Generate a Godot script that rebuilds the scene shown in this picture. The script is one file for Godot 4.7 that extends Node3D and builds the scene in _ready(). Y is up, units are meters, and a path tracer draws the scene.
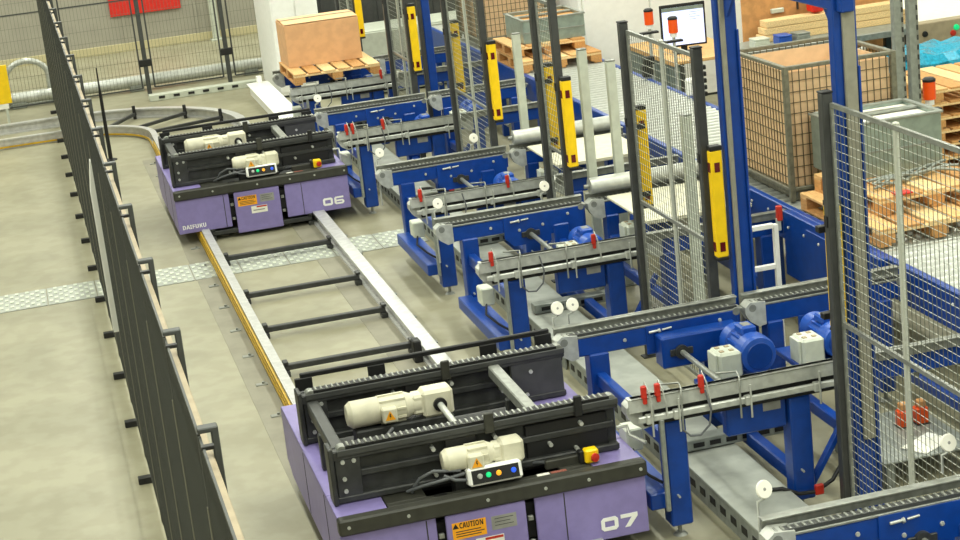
extends Node3D

# ---------------------------------------------------------------- mesh builder
class MB:
	var v := PackedVector3Array()
	var n := PackedVector3Array()
	func tri(a: Vector3, b: Vector3, c: Vector3, na: Vector3, nb: Vector3, nc: Vector3):
		# a, b, c counter-clockwise seen from outside; Godot's front faces run clockwise
		v.append(a); v.append(c); v.append(b)
		n.append(na); n.append(nc); n.append(nb)
	func poly(p: Array, ref: Vector3):
		# a convex face, turned so that it looks away from ref
		var nn: Vector3 = (p[1] - p[0]).cross(p[2] - p[0]).normalized()
		var m := Vector3.ZERO
		for q in p: m += q
		m /= p.size()
		var flip := nn.dot(m - ref) < 0.0
		if flip: nn = -nn
		for i in range(1, p.size() - 1):
			if flip: tri(p[0], p[i + 1], p[i], nn, nn, nn)
			else: tri(p[0], p[i], p[i + 1], nn, nn, nn)
	func box(c: Vector3, s: Vector3, ch := 0.0, bs := Basis.IDENTITY):
		var h := s * 0.5
		var ax := [bs.x, bs.y, bs.z]
		if ch > 0.0: ch = minf(ch, minf(h.x, minf(h.y, h.z)) * 0.45)
		for i in 3:
			var j := (i + 1) % 3
			var k := (i + 2) % 3
			for si in [-1.0, 1.0]:
				var o: Vector3 = c + ax[i] * (h[i] * si)
				var a: Vector3 = ax[j] * (h[j] - ch)
				var b: Vector3 = ax[k] * (h[k] - ch)
				poly([o - a - b, o + a - b, o + a + b, o - a + b], c)
		if ch <= 0.0: return
		for i in 3:
			var j := (i + 1) % 3
			var k := (i + 2) % 3
			for si in [-1.0, 1.0]:
				for sj in [-1.0, 1.0]:
					var p1: Vector3 = c + ax[i] * (h[i] * si) + ax[j] * ((h[j] - ch) * sj)
					var p2: Vector3 = c + ax[i] * ((h[i] - ch) * si) + ax[j] * (h[j] * sj)
					var b: Vector3 = ax[k] * (h[k] - ch)
					poly([p1 - b, p1 + b, p2 + b, p2 - b], c)
		for sx in [-1.0, 1.0]:
			for sy in [-1.0, 1.0]:
				for sz in [-1.0, 1.0]:
					var q := Vector3(sx, sy, sz)
					var e := Vector3(h.x - ch, h.y - ch, h.z - ch)
					var pts := []
					for i in 3:
						var l := e
						l[i] = h[i]
						pts.append(c + ax[0] * (l.x * q.x) + ax[1] * (l.y * q.y) + ax[2] * (l.z * q.z))
					poly(pts, c)
	func span(a: Vector3, b: Vector3, ch := 0.0):
		box((a + b) * 0.5, (b - a).abs(), ch)
	func bar(p0: Vector3, p1: Vector3, w: float, h: float, ch := 0.0):
		# a square bar from p0 to p1
		var d := (p1 - p0)
		var z := d.normalized()
		var up := Vector3.UP if absf(z.y) < 0.95 else Vector3.RIGHT
		var x := up.cross(z).normalized()
		box((p0 + p1) * 0.5, Vector3(w, h, d.length()), ch, Basis(x, z.cross(x), z))
	func tube(pts: Array, r: float, seg := 10, r2 := -1.0):
		if r2 < 0.0: r2 = r
		var rings := []
		var cnt := pts.size()
		var prev := Vector3.ZERO
		for i in cnt:
			var d: Vector3
			if i == 0: d = pts[1] - pts[0]
			elif i == cnt - 1: d = pts[i] - pts[i - 1]
			else: d = (pts[i] - pts[i - 1]).normalized() + (pts[i + 1] - pts[i]).normalized()
			d = d.normalized()
			var x: Vector3
			if i == 0: x = d.cross(Vector3.UP if absf(d.y) < 0.9 else Vector3.RIGHT).normalized()
			else: x = (prev - d * prev.dot(d)).normalized()
			prev = x
			var y := d.cross(x)
			var ring := []
			var rr: float = lerpf(r, r2, float(i) / (cnt - 1))
			for k in seg:
				var a := TAU * k / seg
				var dir := x * cos(a) + y * sin(a)
				ring.append([pts[i] + dir * rr, dir])
			rings.append(ring)
		for i in cnt - 1:
			for k in seg:
				var k2 := (k + 1) % seg
				var A = rings[i][k]; var B = rings[i][k2]; var C = rings[i + 1][k2]; var D = rings[i + 1][k]
				tri(A[0], B[0], C[0], A[1], B[1], C[1])
				tri(A[0], C[0], D[0], A[1], C[1], D[1])
		for e in [0, cnt - 1]:
			var cap := []
			for k in seg: cap.append(rings[e][k][0])
			var inside: Vector3 = pts[1] if e == 0 else pts[cnt - 2]
			poly(cap, inside)
	func cyl(p0: Vector3, p1: Vector3, r: float, seg := 14, r2 := -1.0):
		tube([p0, p1], r, seg, r2)
	func lathe(prof: Array, o: Vector3, axis: Vector3, seg := 16):
		# prof: [radius, height along axis]
		axis = axis.normalized()
		var x := axis.cross(Vector3.UP if absf(axis.y) < 0.9 else Vector3.RIGHT).normalized()
		var y := axis.cross(x)
		for i in prof.size() - 1:
			for k in seg:
				var a0 := TAU * k / seg
				var a1 := TAU * (k + 1) / seg
				var d0 := x * cos(a0) + y * sin(a0)
				var d1 := x * cos(a1) + y * sin(a1)
				var A: Vector3 = o + d0 * prof[i][0] + axis * prof[i][1]
				var B: Vector3 = o + d1 * prof[i][0] + axis * prof[i][1]
				var C: Vector3 = o + d1 * prof[i + 1][0] + axis * prof[i + 1][1]
				var D: Vector3 = o + d0 * prof[i + 1][0] + axis * prof[i + 1][1]
				var dr: float = prof[i + 1][0] - prof[i][0]
				var dh: float = prof[i + 1][1] - prof[i][1]
				var n0 := (d0 * dh - axis * dr).normalized()
				var n1 := (d1 * dh - axis * dr).normalized()
				if (A - B).length() > 1e-6: tri(A, B, C, n0, n1, n1)
				if (C - D).length() > 1e-6: tri(A, C, D, n0, n1, n0)
	func prism(pg: PackedVector2Array, xf: Transform3D, depth: float):
		# polygon in the xy plane of xf, extruded along +z
		var idx := Geometry2D.triangulate_polygon(pg)
		if Geometry2D.is_polygon_clockwise(pg):
			pg = pg.duplicate(); pg.reverse()
			idx = Geometry2D.triangulate_polygon(pg)
		var nz := xf.basis.z.normalized()
		for t in range(0, idx.size(), 3):
			var q := [pg[idx[t]], pg[idx[t + 1]], pg[idx[t + 2]]]
			if (q[1] - q[0]).cross(q[2] - q[0]) < 0: q = [q[0], q[2], q[1]]
			var f := []; var g := []
			for e in q:
				f.append(xf * Vector3(e.x, e.y, depth)); g.append(xf * Vector3(e.x, e.y, 0))
			tri(f[0], f[1], f[2], nz, nz, nz)
			tri(g[0], g[2], g[1], -nz, -nz, -nz)
		for i in pg.size():
			var a: Vector2 = pg[i]; var b: Vector2 = pg[(i + 1) % pg.size()]
			var A := xf * Vector3(a.x, a.y, 0); var B := xf * Vector3(b.x, b.y, 0)
			var C := xf * Vector3(b.x, b.y, depth); var D := xf * Vector3(a.x, a.y, depth)
			var nn := (B - A).cross(D - A).normalized()
			tri(A, B, C, nn, nn, nn); tri(A, C, D, nn, nn, nn)
	func mesh() -> ArrayMesh:
		var arr := []
		arr.resize(Mesh.ARRAY_MAX)
		arr[Mesh.ARRAY_VERTEX] = v
		arr[Mesh.ARRAY_NORMAL] = n
		var m := ArrayMesh.new()
		m.add_surface_from_arrays(Mesh.PRIMITIVE_TRIANGLES, arr)
		return m

# ---------------------------------------------------------------- nodes
var taken := {}
func numbered(called: String) -> String:
	if not taken.has(called):
		taken[called] = 0
		return called
	taken[called] += 1
	return "%s_%03d" % [called, taken[called]]

func thing(called: String, label: String, category: String, at := Vector3.ZERO, group := "") -> Node3D:
	var o := Node3D.new()
	o.name = numbered(called)
	add_child(o)
	o.position = at
	o.set_meta("label", label)
	o.set_meta("category", category)
	if group: o.set_meta("group", group)
	return o

func struct(called: String, b: MB, m: Material) -> MeshInstance3D:
	var o := MeshInstance3D.new()
	o.name = numbered(called)
	o.mesh = b.mesh()
	o.material_override = m
	o.set_meta("kind", "structure")
	add_child(o)
	return o

func part(parent: Node3D, called: String, b: MB, m: Material, label := "") -> MeshInstance3D:
	var o := MeshInstance3D.new()
	o.name = called
	o.mesh = b.mesh()
	o.material_override = m
	if label: o.set_meta("label", label)
	parent.add_child(o, true)
	return o

func part_mesh(parent: Node3D, called: String, me: Mesh, m: Material, at := Vector3.ZERO, label := "") -> MeshInstance3D:
	var o := MeshInstance3D.new()
	o.name = called
	o.mesh = me
	o.material_override = m
	o.position = at
	if label: o.set_meta("label", label)
	parent.add_child(o, true)
	return o

func copy_of(src: Node3D, at: Vector3, label: String, group := "") -> Node3D:
	var base := String(src.name)
	var us := base.rfind("_")
	if us > 0 and base.substr(us + 1).is_valid_int(): base = base.substr(0, us)
	var c: Node3D = src.duplicate()
	c.name = numbered(base)
	add_child(c)
	c.position = at
	c.set_meta("label", label)
	if group: c.set_meta("group", group)
	return c

func boxpart(parent: Node3D, called: String, a: Vector3, b: Vector3, m: Material, ch := 0.004, label := "") -> MeshInstance3D:
	var k := MB.new()
	k.span(a, b, ch)
	return part(parent, called, k, m, label)

func lettering(parent: Node3D, called: String, t: String, size: float, m: Material, at: Vector3, width := 0.0, bold := true, label := "") -> MeshInstance3D:
	var tm := TextMesh.new()
	var f := SystemFont.new()
	f.font_names = PackedStringArray(["Droid Sans"])
	if bold: f.font_weight = 700
	tm.font = f
	tm.text = t
	tm.font_size = 64
	tm.pixel_size = size / 46.0
	tm.depth = 0.003
	tm.curve_step = 2.0
	var o := part_mesh(parent, called, tm, m, at, label)
	if width > 0.0:
		var w := tm.get_aabb().size.x
		if w > 0.0: o.scale = Vector3(width / w, 1, 1)
	return o

# ---------------------------------------------------------------- materials
var M := {}
func noise_tex(freq: float, lo: Color, hi: Color, seed_: int, oct := 4, size := 256, stops := []) -> NoiseTexture2D:
	var t := NoiseTexture2D.new()
	t.width = size; t.height = size; t.seamless = true
	var f := FastNoiseLite.new()
	f.noise_type = FastNoiseLite.TYPE_SIMPLEX_SMOOTH
	f.seed = seed_; f.frequency = freq
	f.fractal_octaves = oct
	t.noise = f
	var g := Gradient.new()
	g.set_color(0, lo); g.set_color(1, hi)
	if stops.size() == 2:
		g.set_offset(0, stops[0]); g.set_offset(1, stops[1])
	t.color_ramp = g
	return t

func mat(c: Color, rough := 0.6, metal := 0.0, spec := 0.5) -> StandardMaterial3D:
	var m := StandardMaterial3D.new()
	m.albedo_color = c
	m.roughness = rough
	m.metallic = metal
	m.metallic_specular = spec
	return m

func worn(c: Color, rough: float, metal: float, seed_: int, amount := 0.12, scale_ := 1.5, freq := 0.02) -> StandardMaterial3D:
	var m := mat(c, rough, metal)
	m.albedo_texture = noise_tex(freq, Color(1 - amount * 0.7, 1 - amount * 0.7, 1 - amount * 0.7), Color(1, 1, 1), seed_, 5, 256, [0.25, 0.7])
	m.uv1_triplanar = true
	m.uv1_world_triplanar = true
	m.uv1_scale = Vector3.ONE * scale_
	return m

func glow(c: Color, e: float) -> StandardMaterial3D:
	var m := mat(c, 0.4)
	m.emission_enabled = true
	m.emission = c
	m.emission_energy_multiplier = e
	return m

func materials():
	M.blue = worn(Color(0.015, 0.235, 0.565), 0.36, 0.0, 3, 0.10)
	M.blue_motor = worn(Color(0.10, 0.31, 0.68), 0.35, 0.0, 4, 0.1)
	M.purple = worn(Color(0.535, 0.49, 0.71), 0.42, 0.0, 5, 0.05)
	M.dark = worn(Color(0.24, 0.245, 0.24), 0.45, 0.25, 6, 0.2)
	M.black = mat(Color(0.07, 0.07, 0.07), 0.55)
	M.olive = worn(Color(0.22, 0.22, 0.19), 0.5, 0.1, 7, 0.15)
	M.post = worn(Color(0.265, 0.27, 0.265), 0.45, 0.15, 8, 0.1)
	M.fence_dark = worn(Color(0.25, 0.26, 0.25), 0.55, 0.0, 9, 0.1)
	M.steel = worn(Color(0.57, 0.58, 0.55), 0.36, 0.35, 10, 0.16, 2.0)
	M.steel_lt = worn(Color(0.76, 0.77, 0.74), 0.33, 0.3, 11, 0.12, 2.0)
	M.galv = worn(Color(0.57, 0.59, 0.56), 0.42, 0.25, 12, 0.12, 2.0, 0.02)
	M.rail = worn(Color(0.80, 0.80, 0.79), 0.35, 0.35, 13, 0.10, 2.0)
	M.plate = worn(Color(0.66, 0.675, 0.64), 0.5, 0.1, 14, 0.12, 0.8)
	M.roller = worn(Color(0.72, 0.73, 0.70), 0.3, 0.45, 15, 0.08, 2.0)
	M.yellow = worn(Color(0.98, 0.81, 0.03), 0.42, 0.0, 16, 0.05)
	M.busbar = worn(Color(0.80, 0.64, 0.10), 0.5, 0.0, 17, 0.15)
	M.red = mat(Color(0.74, 0.17, 0.10), 0.45)
	M.lens = mat(Color(0.36, 0.03, 0.04), 0.2)
	M.redsign = worn(Color(0.83, 0.13, 0.07), 0.5, 0.0, 18, 0.08)
	M.orange = mat(Color(0.93, 0.33, 0.06), 0.3)
	M.cream = worn(Color(0.83, 0.815, 0.72), 0.5, 0.0, 19, 0.08)
	M.white = worn(Color(0.95, 0.95, 0.93), 0.5, 0.0, 20, 0.02)
	M.pale = worn(Color(0.78, 0.80, 0.74), 0.45, 0.1, 21, 0.06)
	M.wire = mat(Color(0.74, 0.75, 0.70), 0.4, 0.2)
	M.wire_mid = mat(Color(0.52, 0.52, 0.47), 0.45, 0.2)
	M.wire_dark = mat(Color(0.42, 0.43, 0.38), 0.45, 0.3)
	M.cagewire = mat(Color(0.36, 0.31, 0.22), 0.5, 0.3)
	M.cageframe = worn(Color(0.46, 0.45, 0.38), 0.5, 0.15, 22, 0.2, 3.0)
	M.card = worn(Color(0.85, 0.66, 0.475), 0.8, 0.0, 23, 0.06, 1.2)
	M.liner = worn(Color(0.90, 0.765, 0.60), 0.8, 0.0, 61, 0.06, 1.2)
	M.card_lt = worn(Color(0.90, 0.74, 0.55), 0.8, 0.0, 24, 0.05, 1.2)
	M.paper = worn(Color(0.93, 0.92, 0.87), 0.7, 0.0, 25, 0.03)
	M.tan = worn(Color(0.66, 0.60, 0.49), 0.6, 0.0, 26, 0.08)
	M.gray_track = worn(Color(0.58, 0.57, 0.51), 0.45, 0.1, 60, 0.08)
	M.strip_grey = worn(Color(0.54, 0.525, 0.455), 0.6, 0.0, 63, 0.1, 0.6)
	M.brick = worn(Color(0.62, 0.36, 0.30), 0.6, 0.0, 64, 0.3, 6.0, 0.05)
	M.edge = mat(Color(0.50, 0.49, 0.43), 0.5)
	M.cable = mat(Color(0.10, 0.10, 0.10), 0.5)
	M.cable_grey = mat(Color(0.36, 0.37, 0.38), 0.5)
	M.glass_grey = worn(Color(0.60, 0.66, 0.63), 0.35, 0.5, 27, 0.1)
	M.tarp = worn(Color(0.16, 0.66, 0.80), 0.25, 0.0, 28, 0.3, 3.0, 0.03)
	M.screen = glow(Color(0.80, 0.84, 1.0), 0.75)
	M.green_led = glow(Color(0.05, 0.75, 0.45), 0.7)
	M.amber_led = glow(Color(0.95, 0.65, 0.15), 0.6)
	M.blue_led = glow(Color(0.15, 0.35, 0.9), 0.5)
	M.label_orange = mat(Color(0.97, 0.66, 0.10), 0.5)
	M.label_grey = worn(Color(0.60, 0.60, 0.58), 0.5, 0.2, 29, 0.1)
	# woods: three tones, grain along the boards by stretched noise
	var tones := [Color(0.88, 0.70, 0.46), Color(0.80, 0.59, 0.35), Color(0.93, 0.80, 0.58)]
	for i in 3:
		var w := worn(tones[i], 0.75, 0.0, 40 + i, 0.14, 1.0, 0.03)
		w.uv1_scale = Vector3(6, 6, 1.2)
		M["wood%d" % i] = w
	M.plywood = worn(Color(0.82, 0.60, 0.37), 0.7, 0.0, 44, 0.12, 1.5)
	# floor: beige sealed concrete with soft stains
	var fl := mat(Color(0.60, 0.585, 0.49), 0.45)
	fl.albedo_texture = noise_tex(0.006, Color(0.93, 0.93, 0.92), Color(1, 1, 1), 51, 6, 1024, [0.3, 0.65])
	fl.uv1_triplanar = true; fl.uv1_world_triplanar = true
	fl.uv1_scale = Vector3.ONE * 0.13
	fl.detail_enabled = true
	fl.detail_blend_mode = BaseMaterial3D.BLEND_MODE_MUL
	fl.detail_albedo = noise_tex(0.05, Color(0.96, 0.955, 0.945), Color(1, 1, 1), 52, 5, 512, [0.35, 0.6])
	M.floor = fl
	M.wall = worn(Color(0.74, 0.745, 0.70), 0.6, 0.0, 53, 0.04, 0.4)
	M.wall_grey = worn(Color(0.63, 0.615, 0.56), 0.6, 0.0, 62, 0.04, 0.4)
	M.wall_low = worn(Color(0.78, 0.74, 0.58), 0.6, 0.0, 54, 0.05, 0.4)
	M.ceiling = worn(Color(0.84, 0.84, 0.80), 0.7, 0.0, 55, 0.03, 0.4)

# ---------------------------------------------------------------- setting
func setting():
	var b := MB.new()
	b.span(Vector3(-8, -0.3, -38), Vector3(16, 0, 6))
	var fl := struct("floor", b, M.floor)
	# chequered trench cover that crosses the floor under the track
	var cover := MB.new()
	var ribs := MB.new()
	cover.span(Vector3(-0.245, 0.0, -0.335), Vector3(0.245, 0.008, 0.335), 0.003)
	for i in 9:
		for j in 7:
			if (i + j) % 2 == 0: continue
			ribs.span(Vector3(-0.23 + i * 0.0525, 0.007, -0.32 + j * 0.093), Vector3(-0.23 + i * 0.0525 + 0.036, 0.014, -0.32 + j * 0.093 + 0.08))
	var cm := cover.mesh()
	var rm := ribs.mesh()
	for i in 13:
		var o := part_mesh(fl, "trench_plate", cm, M.plate, Vector3(-2.4 + i * 0.5, 0, -19.14), "pale grey chequered trench cover plate")
		part_mesh(o, "tread_ribs", rm, M.pale).set_meta("kind", "stuff")
	# hall walls and ceiling, all with thickness
	b = MB.new(); b.span(Vector3(-8.3, 0.0, -38.3), Vector3(16.3, 9.0, -38)); struct("wall_back", b, M.wall)
	b = MB.new(); b.span(Vector3(-8.3, 0.0, -38), Vector3(-8, 9.0, 6)); struct("wall_left", b, M.wall)
	b = MB.new(); b.span(Vector3(16, 0.0, -38), Vector3(16.3, 9.0, 6)); struct("wall_right", b, M.wall)
	b = MB.new(); b.span(Vector3(-8.3, 0.0, 6), Vector3(16.3, 9.0, 6.3)); struct("wall_front", b, M.wall)
	b = MB.new(); b.span(Vector3(-8.3, 9.0, -38.3), Vector3(16.3, 9.3, 6.3)); struct("ceiling", b, M.ceiling)
	# partition with seams behind the far fence, standing on a tan plinth
	b = MB.new(); b.span(Vector3(-8, 0.0, -37.0), Vector3(5.6, 4.0, -36.8)); var pw := struct("wall_partition", b, M.wall_grey)
	b = MB.new(); b.span(Vector3(-8, 0.0, -36.8), Vector3(5.6, 0.16, -36.76), 0.005); struct("baseboard_back", b, M.wall_low)
	for i in 9:
		b = MB.new(); b.span(Vector3(-6.4 + i * 1.4, 0.16, -36.8), Vector3(-6.34 + i * 1.4, 4.0, -36.77), 0.004)
		part(pw, "panel_batten", b, M.wall_grey)

func ceiling_lights():
	var tray := MB.new(); tray.span(Vector3(-0.32, 0.05, -2.05), Vector3(0.32, 0.13, 2.05), 0.01)
	var dif := MB.new(); dif.span(Vector3(-0.28, 0.0, -2.0), Vector3(0.28, 0.05, 2.0), 0.01)
	var tm := tray.mesh(); var dm := dif.mesh()
	var k := 0
	var rows := ["left", "middle left", "middle right", "right"]
	var ords := ["farthest", "second farthest", "third farthest", "third nearest", "second nearest", "nearest"]
	for i in 4:
		for j in 6:
			var at := Vector3(-4.6 + i * 5.4, 8.5, -35.6 + j * 7.5)
			var t := thing("ceiling_light", "long white ceiling light, %s one of the %s row" % [ords[j], rows[i]], "ceiling light", at, "ceiling lights of the hall")
			part_mesh(t, "housing", tm, M.white)
			part_mesh(t, "diffuser", dm, M.lamp)
			var st := MB.new()
			for s in [-1.5, 1.5]: st.cyl(Vector3(0, 0.13, s), Vector3(0, 0.5, s), 0.01, 6)
			part(t, "hanger", st, M.steel)
			var l := AreaLight3D.new()
			l.name = "lamp_light"
			l.area_size = Vector2(0.56, 4.0)
			l.light_color = LAMP_COLOR
			l.light_energy = LAMP_ENERGY
			l.set("area_range", 60.0)
			l.set("area_attenuation", 2.0)
			l.shadow_enabled = true
			l.rotation_degrees = Vector3(-90, 0, 0)
			l.position = Vector3(0, -0.02, 0)
			t.add_child(l)
			k += 1

const LAMP_COLOR := Color(0.99, 1.0, 0.95)
const LAMP_ENERGY := 28.0

# ---------------------------------------------------------------- left fence
func left_fence():
	var X := 0.40
	var H := 2.66
	var step := 1.337
	var n := 21
	var t := thing("perimeter_fence", "tall dark grey wire mesh fence running along the left of the track", "fence", Vector3(X, 0, 0))
	var zs := []
	for i in n: zs.append(-30.66 + i * step)
	# posts stand on the track side, feet reach out on the aisle side
	var pm := MB.new(); pm.span(Vector3(0.045, 0.012, -0.026), Vector3(0.072, H + 0.03, 0.026), 0.004)
	var capm := MB.new(); capm.span(Vector3(-0.006, H + 0.012, -0.026), Vector3(0.072, H + 0.032, 0.026), 0.004)
	var clm := MB.new(); clm.span(Vector3(-0.008, H - 0.01, 0.12), Vector3(0.04, H + 0.006, 0.15), 0.002)
	var fm := MB.new(); fm.span(Vector3(-0.085, 0.0, -0.035), Vector3(0.085, 0.05, 0.035), 0.004)
	var pmm := pm.mesh(); var cpm := capm.mesh(); var fmm := fm.mesh(); var clmm := clm.mesh()
	for i in n:
		var z: float = zs[i] - (0.2 if i == 1 else 0.0)   # this one stands clear of the rail
		var p := part_mesh(t, "post", pmm, M.fence_dark, Vector3(0, 0, z))
		part_mesh(p, "top_arm", cpm, M.fence_dark)
		part_mesh(p, "panel_clip", clmm, M.black)
		part_mesh(p, "foot", fmm, M.black)
	# one panel per bay: upright wires, cross wires, pale edge strip at its near end
	var L := step - 0.02
	var fr := MB.new()
	for y in [0.20, H - 0.01]: fr.span(Vector3(-0.004, y - 0.008, 0.01), Vector3(0.006, y + 0.008, L))
	for zz in [0.015, L - 0.005]: fr.span(Vector3(-0.006, 0.19, zz - 0.008), Vector3(0.006, H, zz + 0.008))
	var wv := MB.new()
	var c := int(L / 0.024)
	for i in c:
		var zz := 0.03 + (L - 0.04) * i / c
		wv.span(Vector3(-0.004, 0.2, zz - 0.002), Vector3(0.004, H - 0.01, zz + 0.002))
	var wh := MB.new()
	for i in 12:
		var y := 0.28 + i * 0.2
		wh.span(Vector3(0.003, y - 0.002, 0.02), Vector3(0.006, y + 0.002, L))
	var es := MB.new(); es.span(Vector3(-0.010, 0.19, L - 0.02), Vector3(-0.004, H - 0.3, L), 0.0)
	var frm := fr.mesh(); var wvm := wv.mesh(); var whm := wh.mesh(); var esm := es.mesh()
	for i in n - 1:
		var p := part_mesh(t, "panel_frame", frm, M.fence_dark, Vector3(0, 0, zs[i]))
		part_mesh(p, "upright_wires", wvm, M.fence_dark)
		part_mesh(p, "cross_wires", whm, M.fence_dark)
		part_mesh(p, "edge_strip", esm, M.edge)
	# tan duct lid between panels and posts
	var d := MB.new(); d.span(Vector3(0.012, H - 0.13, zs[0]), Vector3(0.045, H - 0.09, zs[n - 1]), 0.003)
	part(t, "cable_duct", d, M.tan, "tan duct along the fence")
	# white conduit on the aisle side
	var w := MB.new()
	w.prism(PackedVector2Array([Vector2(-0.05, 0.80), Vector2(-0.008, 0.80), Vector2(-0.008, 2.2), Vector2(-0.018, 2.2), Vector2(-0.05, 1.95)]), Transform3D(Basis.IDENTITY, Vector3(0, 0, -14.75)), 0.12)
	part(t, "conduit", w, M.white, "white upright conduit")

# ---------------------------------------------------------------- track
func arc_pts(cx: float, cz: float, r: float, zstart: float, xend: float, y: float) -> Array:
	var p := [Vector3(cx + r, y, zstart)]
	for i in 19:
		var a := PI * 0.5 * i / 18.0
		p.append(Vector3(cx + r * cos(a), y, cz - r * sin(a)))
	p.append(Vector3(xend, y, cz - r))
	return p

func sweep_profile(b: MB, path: Array, prof: PackedVector2Array):
	# sweep a closed profile (x to the right of travel, y up) along a path on the floor
	var n := path.size()
	var rings := []
	for i in n:
		var d: Vector3
		if i == 0: d = path[1] - path[0]
		elif i == n - 1: d = path[i] - path[i - 1]
		else: d = (path[i] - path[i - 1]).normalized() + (path[i + 1] - path[i]).normalized()
		d = d.normalized()
		var rt := d.cross(Vector3.UP).normalized()
		var ring := []
		for q in prof: ring.append(path[i] + rt * q.x + Vector3.UP * q.y)
		rings.append(ring)
	var m := prof.size()
	for i in n - 1:
		for k in m:
			var k2 := (k + 1) % m
			var A: Vector3 = rings[i][k]; var B: Vector3 = rings[i][k2]
			var C: Vector3 = rings[i + 1][k2]; var D: Vector3 = rings[i + 1][k]
			# outward: the profile runs counter-clockwise seen against travel
			var nn := (B - A).cross(D - A).normalized()
			nn = -nn
			b.tri(A, C, B, nn, nn, nn); b.tri(A, D, C, nn, nn, nn)
	var idx := Geometry2D.triangulate_polygon(prof)
	for e in [0, n - 1]:
		for t in range(0, idx.size(), 3):
			var p := [rings[e][idx[t]], rings[e][idx[t + 1]], rings[e][idx[t + 2]]]
			b.poly(p, path[1] if e == 0 else path[n - 2])

func ibeam(w: float, h: float) -> PackedVector2Array:
	var f := w * 0.5
	var wb := w * 0.16
	var tf := 0.022
	return PackedVector2Array([Vector2(-f, 0), Vector2(f, 0), Vector2(f, tf), Vector2(wb, tf), Vector2(wb, h - tf), Vector2(f, h - tf), Vector2(f, h), Vector2(-f, h), Vector2(-f, h - tf), Vector2(-wb, h - tf), Vector2(-wb, tf), Vector2(-f, tf)])

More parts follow.
